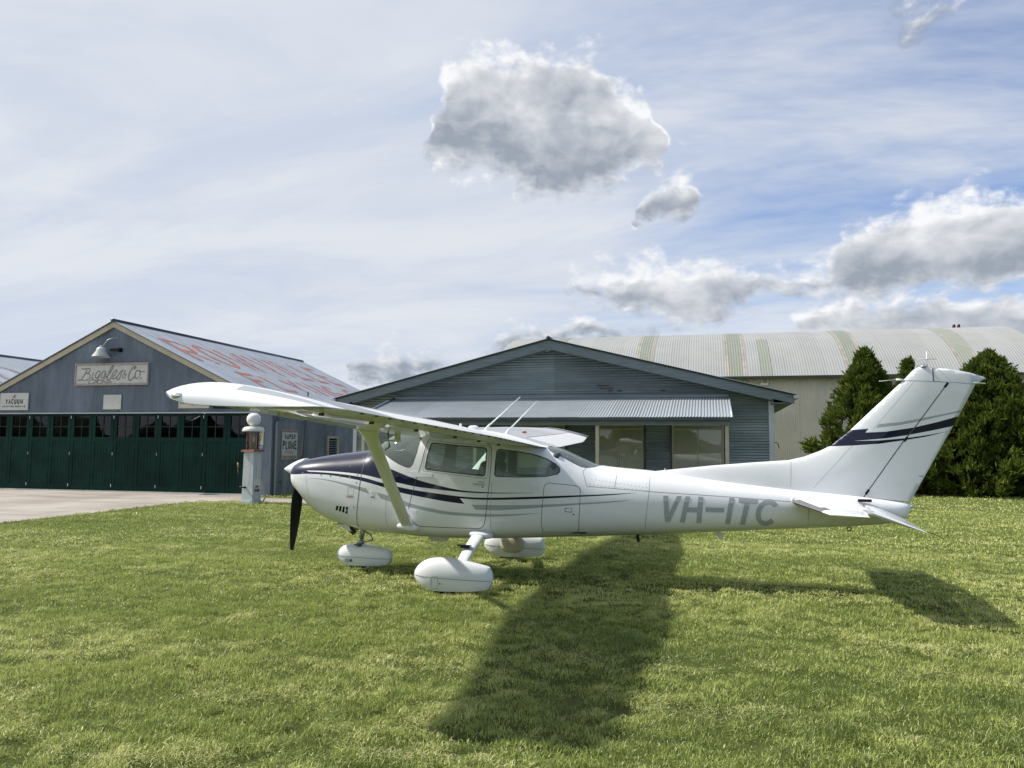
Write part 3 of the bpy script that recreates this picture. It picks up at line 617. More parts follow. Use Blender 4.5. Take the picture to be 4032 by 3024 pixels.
# ------------------------------------------------------------------ arched hangar behind
arch = thing('arched_hangar', 'large arched pale iron roof with green strips over a beige wall behind the shed', 'hangar', (4.8, 30, 0))
AY, AZ, AR, ARISE, AHALF = 30., 5.21, 12.92, 3.2, 8.5
a0 = math.asin(AHALF / AR); zc_ = AZ + ARISE - AR; yc_ = AY + AHALF
def arch_sheet(x0, x1, lift=0., nv=16, t0=0., t1=1.):
    b = MB(); pitch = .125; k = max(3, int(round((x1 - x0) / pitch * 4))); cols = []
    for i in range(k + 1):
        x = x0 + (x1 - x0) * i / k; r = AR + .009 * math.sin(2 * math.pi * x / pitch) + lift; c = []
        for j in range(nv + 1):
            a = -a0 * 1.012 + (2 * a0 * 1.012) * (t0 + (t1 - t0) * j / nv); c.append((x, yc_ + r * math.sin(a), zc_ + r * math.cos(a)))
        cols.append(c)
    return b.rings(cols, cap=False, closed=False)
AX0, AX1 = -8.4, 18.1
bounds = [(-.78, -.60, 'archtan'), (-.60, .0, 'archgreen'), (.0, .14, 'archtan'), (3.72, 3.90, 'archtan'), (3.90, 4.58, 'archgreen'), (4.58, 4.76, 'archtan'), (9.35, 9.52, 'archtan'), (9.52, 10.12, 'archgreen'), (10.12, 10.27, 'archtan'), (14.3, 14.47, 'archtan'), (14.47, 15.07, 'archgreen'), (15.07, 15.22, 'archtan'), (-5.6, -5.0, 'archgreen')]
bounds.sort(); x = AX0; k = 0
def plain(a, b_):
    n_ = max(1, int(round((b_ - a) / .9)))
    for i in range(n_): part(arch_sheet(a + (b_ - a) * i / n_, a + (b_ - a) * (i + 1) / n_, .004 if i % 2 else 0.), 'roof_sheet', 'archroof', arch, smooth=True)
for (a, b_, mname) in bounds:
    if a > x + .05: plain(x, a)
    part(arch_sheet(a, b_, .012), 'skylight_strip' if mname == 'archgreen' else 'roof_sheet', mname, arch, smooth=True); x = b_
plain(x, AX1)
part(arch_sheet(5.4, 5.95, .010, 6, 0., .24), 'skylight_strip', 'archgreen', arch, smooth=True)
m = 22; wl = (AX1 - AX0 - .6) / m
for i in range(m): part(corrugated((AX0 + .3 + i * wl, AY + .35, 0), (1, 0, 0), ZU, (0, -1, 0), wl + .02, AZ - .02, pitch=.10, amp=.014, square=True, seg=6), 'wall_sheet', 'beige', arch, smooth=35)
for xx in (AX0 + .3, AX1 - .3):
    pts = [(xx, AY + .4, 0)] + [(xx, yc_ + (AR - .1) * math.sin(-a0 + 2 * a0 * j / 16), zc_ + (AR - .1) * math.cos(-a0 + 2 * a0 * j / 16)) for j in range(17)] + [(xx, AY + 2 * AHALF - .4, 0)]
    part(MB().add(pts, [tuple(range(len(pts)))]), 'end_wall', 'beige', arch)
part(MB().add([(AX0, AY + 2 * AHALF - .4, 0), (AX1, AY + 2 * AHALF - .4, 0), (AX1, AY + 2 * AHALF - .4, AZ), (AX0, AY + 2 * AHALF - .4, AZ)], [(0, 1, 2, 3)]), 'back_wall', 'beige', arch)
part(MB().box(AX0, AX1, AY - .17, AY - .02, AZ - .13, AZ - .03), 'gutter', 'gutter', arch)
part(MB().tube([(4.65, AY + .25, 0), (4.65, AY + .25, AZ - .13)], .08, 8), 'downpipe', 'beige', arch, smooth=True)

# ------------------------------------------------------------------ the aircraft
plane = thing('light_aircraft', 'white high-wing single-engine light aircraft with navy and grey stripes', 'aircraft')
def fus_n(x, s):
    e = 1e-3; s = min(max(s, .004), .996); x = min(max(x, FS[0][0] + .002), FS[-1][0] - .002)
    a, b, c, d = Vector(fus_pt(x - e, s)), Vector(fus_pt(x + e, s)), Vector(fus_pt(x, s - e)), Vector(fus_pt(x, s + e))
    n = (b - a).cross(d - c)
    if n.length < 1e-12: return Vector((0, -1, 0))
    n.normalize(); p = fus_pt(x, s); zc = fus_par(x)[3]
    if n.dot(Vector((0, p[1], p[2] - zc))) < 0: n = -n
    return n
KS = 1.6                                    # s is stretched so that triangles come out even
def xs(poly): return [(x, fus_s(x, z) * KS) for x, z in dense(poly, .03)]
DOOR = [(-.552, 1.65), (-.536, 1.69), (-.492, 1.71), (-.128, 1.681), (.198, 1.655), (.252, 1.633), (.28, 1.589), (.285, 1.414), (.271, 1.196), (.25, 1.022), (.226, .782), (.207, .694), (.181, .659), (.138, .635), (-.218, .635), (-.62, .639), (-.686, .677), (-.729, .732), (-.751, .788), (-.75, .866), (-.716, 1.0), (-.661, 1.202), (-.597, 1.403)]
DWIN = [(-.497, 1.63), (-.489, 1.647), (-.472, 1.654), (-.139, 1.623), (.19, 1.599), (.21, 1.592), (.219, 1.575), (.222, 1.426), (.214, 1.29), (.204, 1.27), (.181, 1.264), (-.175, 1.296), (-.52, 1.33), (-.54, 1.338), (-.546, 1.356), (-.529, 1.49)]
RWIN = [(.343, 1.543), (.352, 1.57), (.374, 1.582), (.598, 1.557), (.774, 1.528), (.935, 1.477), (1.045, 1.416), (1.09, 1.375), (1.103, 1.347), (1.098, 1.318), (1.072, 1.294), (.935, 1.267), (.653, 1.256), (.365, 1.258), (.34, 1.266), (.33, 1.286), (.337, 1.409)]
BAG = [(.926, 1.145), (.943, 1.177), (.982, 1.193), (1.141, 1.179), (1.299, 1.163), (1.333, 1.147), (1.347, 1.116), (1.341, .89), (1.322, .66), (1.306, .628), (1.275, .618), (.90, .612), (.893, .70), (.896, .803), (.907, .94)]
WLOW = [(-1.209, 1.57), (-1.156, 1.535), (-1.031, 1.462), (-.899, 1.394), (-.806, 1.359), (-.77, 1.352), (-.745, 1.358), (-.718, 1.382), (-.672, 1.534), (-.643, 1.713)]
RLOW = [(.908, 1.607), (.959, 1.564), (1.051, 1.522), (1.138, 1.479), (1.226, 1.431), (1.288, 1.401), (1.337, 1.38), (1.395, 1.371), (1.471, 1.378), (1.535, 1.394)]
s_ = fus_s(-1.209, 1.57)
WSH = [(-1.40, KS), (-1.385, (s_ * .35 + .65) * KS), (-1.33, (s_ * .72 + .28) * KS), (-1.27, (s_ * .93 + .07) * KS)] + xs(WLOW) + [(-.66, .86 * KS), (-.70, KS)]
RWS = [(.90, KS)] + xs(RLOW) + [(1.545, KS)]
U_LOW = [(-2.55, 1.272), (-2.289, 1.279), (-2.196, 1.290), (-1.839, 1.287), (-1.417, 1.257), (-1.09, 1.199), (-.689, 1.125), (-.476, 1.102), (-.114, 1.069), (.24, 1.058), (.531, 1.064), (.816, 1.0745)]
U_UP = [(.816, 1.076), (.53, 1.0715), (.239, 1.072), (-.114, 1.093), (-.496, 1.168), (-.692, 1.221), (-.974, 1.32), (-1.056, 1.364), (-1.116, 1.456), (-1.187, 1.553)]
NAVY1 = xs(spline(U_LOW, 5)) + xs(spline(U_UP, 5)) + [(-1.27, (s_ * .88 + .12) * KS), (-1.35, (s_ * .66 + .34) * KS), (-1.43, KS), (-2.55, KS)]
L_UP = [(-2.55, 1.268), (-2.288, 1.271), (-2.193, 1.278), (-1.834, 1.265), (-1.413, 1.224), (-1.088, 1.153), (-.688, 1.08), (-.113, 1.017), (.24, 1.007), (.798, 1.03), (1.32, 1.055), (1.684, 1.0735), (1.995, 1.0925)]
L_LOW = [(1.995, 1.0905), (1.684, 1.059), (1.32, 1.034), (.798, 1.002), (.24, .981), (-.094, .991), (-.037, .926), (-.301, .954), (-.687, 1.013), (-.964, 1.065), (-1.086, 1.104), (-1.419, 1.18), (-1.72, 1.224), (-1.939, 1.244), (-2.293, 1.248), (-2.55, 1.243)]
NAVY2 = xs(spline(L_UP, 5)) + xs(spline(L_LOW[:6], 5) + spline(L_LOW[6:], 5))
NAVY3 = [(-2.56, xs([(-2.54, 1.243)])[0][1]), (-2.20, fus_s(-2.2, 1.249) * KS), (-2.19, fus_s(-2.19, 1.284) * KS), (-2.56, xs([(-2.54, 1.29)])[0][1])]
G1 = [(-2.157, 1.196), (-1.932, 1.188), (-1.67, 1.151), (-1.413, 1.101), (-1.319, 1.081), (-1.28, 1.015), (-1.496, 1.08), (-1.668, 1.126), (-1.931, 1.175), (-2.157, 1.191)]
G2 = [(-1.185, 1.041), (-.882, .967), (-.685, .905), (-.3, .838), (.075, .816), (.442, .816), (.869, .8395), (.869, .8365), (.549, .801), (.259, .783), (.075, .782), (-.3, .798), (-.684, .86), (-.881, .903), (-1.123, .961)]
G3 = [(.047, .921), (.441, .923), (.922, .94), (1.321, .964), (1.685, .990), (1.962, 1.0145), (1.962, 1.012), (1.685, .973), (1.321, .943), (.922, .907), (.442, .866), (.103, .861)]
SEAM = [(-1.385, 1.57), (-1.39, 1.527), (-1.399, 1.405), (-1.408, 1.239), (-1.43, .98), (-1.456, .757), (-1.478, .639), (-1.482, .564), (-1.48, .53)]
def build_shell():
    X0, X1 = FS[0][0], FS[-1][0]
    gx = [X0, X0 + .004, X0 + .01, X0 + .02, X0 + .035, X0 + .055] + [X0 + .08 + .05 * i for i in range(int((X1 - .06 - X0 - .08) / .05) + 1)] + [X1 - .05, X1 - .03, X1 - .012, X1]
    pts = [(x, KS * j / 48) for x in gx for j in range(49)]
    lines = []; regs = {}
    def reg(name, poly, z=True):
        p = dense(xs(poly + poly[:1])[:-1] if z else poly, .05, True)
        p = [(x, min(max(s, 0), KS)) for x, s in p if X0 <= x <= X1] or p
        regs[name] = Region(p); lines.append((p, True))
    reg('door', DOOR); reg('dwin', DWIN); reg('rwin', RWIN); reg('bag', BAG); reg('wsh', WSH, False); reg('rear', RWS, False)
    reg('n1', NAVY1, False); reg('n2', NAVY2, False); reg('n3', NAVY3, False); reg('g1', spline(G1[:5], 5) + spline(G1[5:], 5)); reg('g2', spline(G2[:7], 5) + spline(G2[7:], 5)); reg('g3', spline(G3[:6], 5) + spline(G3[6:], 5))
    cowl = [(X0 - .1, 0)] + [(-1.48, 0)] + xs(SEAM[::-1]) + [(-1.385, KS), (X0 - .1, KS)]
    regs['cowl'] = Region(cowl); lines.append((dense([(-1.48, 0)] + xs(SEAM[::-1]) + [(-1.385, KS)], .05), False))
    V, T = cdt(pts, lines)
    P = []; Nn = []
    for (x, k) in V:
        s = min(max(k / KS, 0), 1); p = fus_pt(x, s); n = fus_n(x, s)
        if s < 1e-4 or s > 1 - 1e-4: p = (p[0], 0., p[2]); n = Vector((n.x, 0, n.z)).normalized() if abs(n.z) + abs(n.x) > .01 else Vector((0, 0, 1 if s > .5 else -1))
        P.append(Vector(p)); Nn.append(n)
    out = {}
    MATI = {'white': 0, 'navy': 1, 'grey': 2}
    for t in T:
        c = (sum(V[i][0] for i in t) / 3, sum(V[i][1] for i in t) / 3)
        if abs((V[t[1]][0] - V[t[0]][0]) * (V[t[2]][1] - V[t[0]][1]) - (V[t[2]][0] - V[t[0]][0]) * (V[t[1]][1] - V[t[0]][1])) < 1e-9: continue
        pn = 'cowling' if c in regs['cowl'] else 'fuselage'
        if c in regs['dwin']: pn = 'door_window'
        elif c in regs['door']: pn = 'door'
        elif c in regs['rwin']: pn = 'side_window'
        elif c in regs['wsh']: pn = 'windscreen'
        elif c in regs['rear']: pn = 'rear_window'
        mt = 'navy' if (c in regs['n1'] or c in regs['n2'] or c in regs['n3']) else ('grey' if (c in regs['g1'] or c in regs['g2'] or c in regs['g3']) else 'white')
        for side in (-1, 1):
            q = pn
            if q == 'fuselage' and side < 0 and c in regs['bag']: q = 'baggage_door'
            key = (q, side if q in ('door', 'door_window', 'side_window') else 0)
            out.setdefault(key, []).append((t, side, MATI[mt]))
    def emit(tris, name, mats, parent, inset=0.):
        b = MB(); idx = {}; nr = []
        for t, side, mi in tris:
            f = []
            for i in t:
                k = (i, side if abs(P[i].y) > 1e-6 else 0)
                if k not in idx:
                    p = P[i] - Nn[i] * inset; n = Nn[i]
                    if side > 0: p = Vector((p.x, -p.y, p.z)); n = Vector((n.x, -n.y, n.z))
                    idx[k] = len(b.v); b.v.append(tuple(p)); nr.append(tuple(n if inset <= .01 else -n))
                f.append(idx[k])
            a, c_, d = (Vector(b.v[i]) for i in f); n = (c_ - a).cross(d - a)
            if n.dot(Vector(nr[f[0]])) < 0: f = f[::-1]
            b.f.append(tuple(f)); b.m.append(mi)
        return part(b, name, mats, parent, normals=nr)
    W = ['white', 'navy', 'grey']
    emit(out[('fuselage', 0)], 'fuselage', W, plane); emit(out[('cowling', 0)], 'cowling', W, plane)
    emit(out[('baggage_door', 0)], 'baggage_door', W, plane)
    emit(out[('windscreen', 0)], 'windscreen', ['glass'], plane, .004); emit(out[('rear_window', 0)], 'rear_window', ['glass'], plane, .004)
    doors = []
    for sd in (-1, 1):
        dr = emit(out[('door', sd)], 'cabin_door', W, plane); emit(out[('door_window', sd)], 'door_window', ['glass'], dr, .006)
        emit(out[('side_window', sd)], 'side_window', ['glass'], plane, .005); doors.append(dr)
    lin = [q for key in (('fuselage', 0), ('cowling', 0), ('baggage_door', 0), ('door', -1), ('door', 1)) for q in out[key] if -1.36 < sum(V[i][0] for i in q[0]) / 3 < 1.75]
    emit([(t, s, 0) for t, s, m_ in lin], 'cabin_lining', ['cabin'], plane, .022)
    return doors
doors = build_shell()
def on_fus(x, z, off=.0015): s = fus_s(x, z); return Vector(fus_pt(x, s)) + fus_n(x, s) * off
def surf_ribbon(poly, w, closed=False, off=.0015, b=None, side=-1):
    b = b or MB(); p = dense(poly, .04, closed)
    if closed: p = p + [p[0]]
    pts = [on_fus(x, z, off) for x, z in p]; nn = [fus_n(x, fus_s(x, z)) for x, z in p]; L = []
    for i in range(len(pts)):
        t = (pts[min(i + 1, len(pts) - 1)] - pts[max(i - 1, 0)]).normalized(); sd = nn[i].cross(t).normalized() * (w / 2)
        r = [pts[i] - sd, pts[i] + sd]
        if side > 0: r = [Vector((q.x, -q.y, q.z)) for q in r]
        L.append(r)
    b.rings(L, cap=False, closed=False); return b
def seam(poly, w, name, par, closed=True, mat='seam', off=.0012):
    return part(surf_ribbon(poly, w, closed, off), name, mat, par)
for sd, dr in ((-1, doors[0]), (1, doors[1])):
    part(surf_ribbon(DOOR, .008, True, .0012, None, sd), 'door_seal', 'seam', dr)
    part(surf_ribbon(DWIN, .012, True, .002, None, sd), 'window_seal', 'seam', dr)
    part(surf_ribbon([(x * 1.0 + (x + .165) * .09, z + (z - 1.46) * .15) for x, z in DWIN], .007, True, .0022, None, sd), 'window_frame_line', 'grey', dr)
seam(RWIN, .010, 'window_seal', plane); seam(BAG, .006, 'baggage_seal', plane); seam(WLOW, .008, 'windscreen_seal', plane, False); seam(RLOW, .007, 'rear_window_seal', plane, False)
seam(SEAM, .009, 'cowl_seam', plane, False)
for ln in ([(2.141, 1.31), (2.134, 1.109), (2.075, .60)], [(3.906, 1.13), (3.88, .72)], [(1.36, 1.33), (1.42, 1.16), (2.134, 1.109), (3.05, 1.06), (3.7, 1.02)], [(1.395, 1.37), (1.36, 1.33)], [(1.76, 1.34), (1.74, 1.14)], [(.30, .62), (.29, .55)], [(.885, .60), (.88, .54)], [(1.335, .62), (1.33, .565)], [(-1.05, .95), (-1.06, .60)], [(.30, 1.20), (.28, .62)]):
    part(surf_ribbon(ln, .006, False, .001), 'panel_seam', 'seamline', plane)
part(surf_ribbon([(-2.20, 1.24), (-2.19, 1.10), (-2.17, .95)], .004, False, .001), 'panel_seam', 'grey', plane)
# rivet rows, fasteners and small marks on the skin
b = MB()
for ln in ([(1.45, 1.18), (2.12, 1.12)], [(1.47, 1.24), (2.1, 1.15)], [(2.11, 1.28), (2.10, 1.12)], [(1.16, 1.50), (1.36, 1.39)], [(.95, 1.56), (1.3, 1.36)], [(3.87, 1.1), (3.86, .76)], [(4.43, 1.05), (4.42, .78)], [(2.9, 1.19), (4.3, 1.06)]):
    for (x, z) in dense(ln, .045): p = on_fus(x, z, .001); b.lathe([(.0055, -.001), (.004, .0025), (.001, .0035)], p, 'y', 6)
part(b, 'rivet_rows', 'white', plane)['kind'] = 'stuff'
for (x, z) in [(-2.125, 1.253), (-1.983, 1.243), (-1.844, 1.232), (-1.705, 1.226), (-1.565, 1.216), (-2.268, 1.258), (-1.589, 1.354), (-1.453, 1.48)]:
    p = on_fus(x, z, .0); part(MB().lathe([(.011, -.004), (.010, .0), (.006, -.006)][:2] + [(.004, .003)], p, 'y', 10), 'cowl_fastener', 'chrome', plane)
for (x, z) in [(-1.458, 1.248), (-1.466, 1.152), (-1.493, .849)]: part(MB().lathe([(.008, -.003), (.007, .001)], on_fus(x, z, 0), 'y', 8), 'skin_screw', 'seam', plane)
for k in range(4):          # cowl louvres
    x0 = -1.745 + k * .047; z0 = .858 - k * .003; q = [(x0, z0), (x0 + .03, z0), (x0 + .012, z0 - .058 - k * .009), (x0 - .022, z0 - .056 - k * .009)]
    part(MB().add([on_fus(x, z, .002) for x, z in q], [(0, 1, 2, 3)]), 'cooling_louvre', 'black', plane)
seam([(-1.579, 1.09), (-1.497, 1.086), (-1.505, .997), (-1.584, 1.003)], .005, 'access_panel_line', plane, True, 'grey')
for i in range(2): part(surf_ribbon([(-1.60, .985 - i * .012), (-1.50, .981 - i * .012)], .006, False, .002), 'warning_print', 'red', plane)
for i in range(2): part(surf_ribbon([(-1.262, .985 - i * .012), (-1.205, .982 - i * .012)], .007, False, .002), 'cap_print', 'seam', plane)
part(MB().lathe([(.026, -.003), (.024, .004), (.006, .0045)], on_fus(-1.233, 1.035, 0), 'y', 16), 'drain_cap', 'white', plane)
def pad(poly, off, thick, name, mat, par):
    b = MB(); n = len(poly); top = [on_fus(x, z, off + thick) for x, z in poly]; bot = [on_fus(x, z, off - .004) for x, z in poly]
    b.add(top + bot, [tuple(range(n))] + [(i, (i + 1) % n, (i + 1) % n + n, i + n) for i in range(n)]); return part(b, name, mat, par, recalc=True)
for q, nm in (([(-.742, 1.292), (-.70, 1.298), (-.448, 1.272), (-.447, 1.243), (-.70, 1.236), (-.734, 1.239)], 'door_hinge'), ([(-.786, .846), (-.76, .85), (-.642, .83), (-.642, .804), (-.76, .79), (-.787, .794)], 'door_hinge')):
    h = pad(q, 0, .012, nm, 'white', doors[0]); seam(q, .005, 'hinge_edge', doors[0], True, 'grey', .004)
pad([(.07, 1.173), (.212, 1.166), (.212, 1.151), (.07, 1.157)], 0, .010, 'door_handle', 'steel', doors[0])
part(surf_ribbon([(.13, 1.193), (.205, 1.189)], .006, False, .002), 'handle_print', 'seam', doors[0])
part(MB().lathe([(.009, -.003), (.008, .004)], on_fus(.187, 1.133, 0), 'y', 10), 'door_lock', 'seam', doors[0])
part(MB().lathe([(.012, -.003), (.011, .003)], on_fus(-.586, 1.023, 0), 'y', 10), 'door_button', 'navy', doors[0])
pad([(1.195, .90), (1.246, .902), (1.246, .862), (1.195, .865)], 0, .006, 'baggage_latch', 'white', plane); seam([(1.172, .901), (1.248, .902), (1.248, .857), (1.172, .863)], .007, 'latch_recess', plane, True, 'seam', .002)
part(MB().lathe([(.010, -.003), (.009, .003)], on_fus(1.27, .832, 0), 'y', 10), 'baggage_lock', 'seam', plane)
# registration letters
def letter_poly(quads):
    b = MB()
    for k, q in enumerate(quads):
        m_ = 5; rows = []
        for i in range(m_ + 1):
            t = i / m_; a = q[0].lerp(q[1], t); c_ = q[3].lerp(q[2], t); rows.append([on_fus(*a.lerp(c_, u / 3), .0042 + .0001 * (k % 7)) for u in range(4)])
        b.rings(rows, cap=False, closed=False)
    return b
def reg_pt(x, v): return Vector((x, .767 + .297 * v - (x - 2.295) * .0195))
LT = {'V': [[(2.323, 1), (2.338, 0)], [(2.478, 1), (2.338, 0)]], 'H': [[(2.572, 1), (2.505, 0)], [(2.717, 1), (2.690, 0)], [(2.54, .5), (2.70, .5)]], 'dash': [[(2.768, .53), (2.973, .53)]], 'I': [[(3.061, 1), (3.008, 0)]], 'T': [[(3.135, .915), (3.336, .915)], [(3.232, .9), (3.172, 0)]]}
for nm, sts in LT.items():
    w = .050 if nm == 'dash' else .055; q = []
    for st in sts:
        p0, p1 = reg_pt(*st[0]), reg_pt(*st[1])
        if nm in 'VHIT' and abs(st[0][1] - st[1][1]) > .5:
            h = Vector((w / 2 * 1.02, 0)); q.append((p0 - h, p1 - h, p1 + h, p0 + h))
        else: q += ribbon([p0, p1], w)
    part(letter_poly(q), 'registration_letter', 'grey', plane)
cp = [(3.445 + .098 * math.cos(R(a)) + .05 * (.5 + .5 * math.sin(R(a)) - .5), .5 + .415 * math.sin(R(a))) for a in range(38, 325, 14)]
part(letter_poly(ribbon([reg_pt(*p) for p in cp], .054)), 'registration_letter', 'grey', plane)
# cabin: floor, seats, panel, yoke
part(MB().box(-1.2, 1.4, -.38, .38, .60, .62), 'cabin_floor', 'panel', plane)
part(MB().box(-1.2, -.86, -.44, .44, .66, 1.30).box(-1.2, -.80, -.46, .46, 1.301, 1.33), 'instrument_panel', 'panel', plane)
for (y, z, r) in ((-.36, 1.22, .045), (-.25, 1.23, .045), (-.14, 1.22, .04), (-.36, 1.11, .045), (-.25, 1.12, .045)): part(MB().lathe([(r, -.01), (r, .02), (r * .8, .021), (.004, .019)], (-.86, y, z), 'x', 16), 'instrument_dial', 'dial', plane)
for y in (-.26, .26): part(MB().tube([(-.86, y, 1.0), (-.62, y, 1.03)], .014, 8).tube([(-.62, y - .14, 1.14), (-.62, y - .13, 1.02), (-.62, y, .99), (-.62, y + .13, 1.02), (-.62, y + .14, 1.14)], .017, 8), 'control_yoke', 'panel', plane, smooth=True)
def soft(b, cx, cy, cz, hx, hy, hz, tilt=0., e=.35, n=16, m=10):
    rings = []
    sp = lambda v, e_: math.copysign(abs(v) ** e_, v)
    for i in range(m + 1):
        ph = -math.pi / 2 + math.pi * i / m; r = []
        for k in range(n):
            a = 2 * math.pi * k / n; x, y, z = hx * sp(math.cos(ph), e) * sp(math.cos(a), e), hy * sp(math.cos(ph), e) * sp(math.sin(a), e), hz * sp(math.sin(ph), e)
            r.append((cx + x * math.cos(tilt) + z * math.sin(tilt), cy + y, cz - x * math.sin(tilt) + z * math.cos(tilt)))
        rings.append(r)
    return b.rings(rings, cap=False)
for (x, y) in ((-.12, -.26), (-.12, .26), (.72, -.27), (.72, .27)):
    s1 = part(soft(MB(), x, y, .92, .24, .22, .10), 'cabin_seat', 'seat', plane, smooth=True)
    part(soft(MB(), x + .24, y, 1.18, .065, .21, .26, .22), 'seat_back', 'seat', s1, smooth=True)
    part(soft(MB(), x + .315, y, 1.49, .045, .12, .065, .15, .6), 'head_rest', 'seat', s1, smooth=True)
part(MB().tube([(.0, -.30, 1.26), (.02, -.20, 1.30), (.04, -.10, 1.25)], .02, 8).tube([(.0, -.30, 1.24), (-.01, -.31, 1.17)], .035, 8), 'headset', 'signw', plane, smooth=True)

# propeller and spinner
HUB = Vector((-2.565, 0, 1.292))
sp = part(MB().lathe([(.002, -.225), (.010, -.219), (.03, -.19), (.06, -.138), (.092, -.075), (.12, -.01), (.143, .06), (.153, .12)], (-2.565, 0, 1.292), 'x', 28), 'spinner', 'white', plane, smooth=True)
def blade(sign):
    b = MB(); rings = []; st = [(.10, .07, .06, 60), (.20, .11, .045, 48), (.32, .150, .032, 38), (.5, .165, .024, 30), (.7, .150, .018, 24), (.88, .118, .013, 20), (1.0, .085, .009, 18), (1.062, .06, .006, 17), (1.072, .05, .004, 17)]
    rot = R(8.5)
    for r, c, t, tw in st:
        q = []
        for k in range(14):
            a = 2 * math.pi * k / 14; u, w = c / 2 * math.cos(a), t / 2 * math.sin(a); tt = R(tw) * (1)
            # chord lies between the disc plane (y) and the axis (x)
            y = u * math.cos(tt) * -sign; x = u * math.sin(tt) + w * math.cos(tt)
            z = r * sign
            yy = y * math.cos(rot) + z * math.sin(rot); z2 = -y * math.sin(rot) + z * math.cos(rot)
            q.append((HUB.x + .015 + x, HUB.y + yy, HUB.z + z2))
        rings.append(q)
    return b.rings(rings)
for s in (1, -1): part(blade(s), 'propeller_blade', 'black', sp, smooth=True, recalc=True)

# wings
WST = [(0., -.73, 1.775, .90, 1.600, .115), (.58, -.73, 1.790, .90, 1.616, .115), (2.62, -.73, 1.852, .90, 1.702, .115), (5.12, -.475, 1.925, .605, 1.832, .132), (5.50, -.555, 1.932, .59, 1.838, .156)]
def wpar(y):
    y = abs(y)
    for i in range(len(WST) - 1):
        if y <= WST[i + 1][0] + 1e-9:
            t = (y - WST[i][0]) / (WST[i + 1][0] - WST[i][0]); return [WST[i][k] + (WST[i + 1][k] - WST[i][k]) * t for k in range(1, 6)]
    return list(WST[-1][1:])
def foil(u, upper, t):
    yt = 5 * t * (.2969 * math.sqrt(u) - .126 * u - .3516 * u * u + .2843 * u ** 3 - .1015 * u ** 4)
    m_, p_ = .022, .4; yc = m_ / p_ ** 2 * (2 * p_ * u - u * u) if u < p_ else m_ / (1 - p_) ** 2 * (1 - 2 * p_ + 2 * p_ * u - u * u)
    return yc + yt if upper else yc - yt
def wpt(y, u, upper, droop=0.):
    lx, lz, tx, tz, t = wpar(y); c = tx - lx; h = foil(u, upper, t) * c
    return Vector((lx + u * c, y, lz + (tz - lz) * u + h))
def ulist(n, a=0., b_=1.): return [a + (b_ - a) * (.5 - .5 * math.cos(math.pi * i / n)) if a == 0 else a + (b_ - a) * i / n for i in range(n + 1)]
def wing_loop(y, ua, ub):
    if ua == 0:
        U = [ub * (i / 14) ** 1.7 for i in range(15)]; return [wpt(y, u, True) for u in U[::-1]] + [wpt(y, u, False) for u in U[1:]]
    U = [ua + (ub - ua) * i / 6 for i in range(7)]; lo = [wpt(y, u, False) for u in U]; up = [wpt(y, u, True) for u in U[::-1]]
    nose = (lo[0] + up[-1]) / 2 - Vector((.018, 0, 0)); return up + [nose] + lo
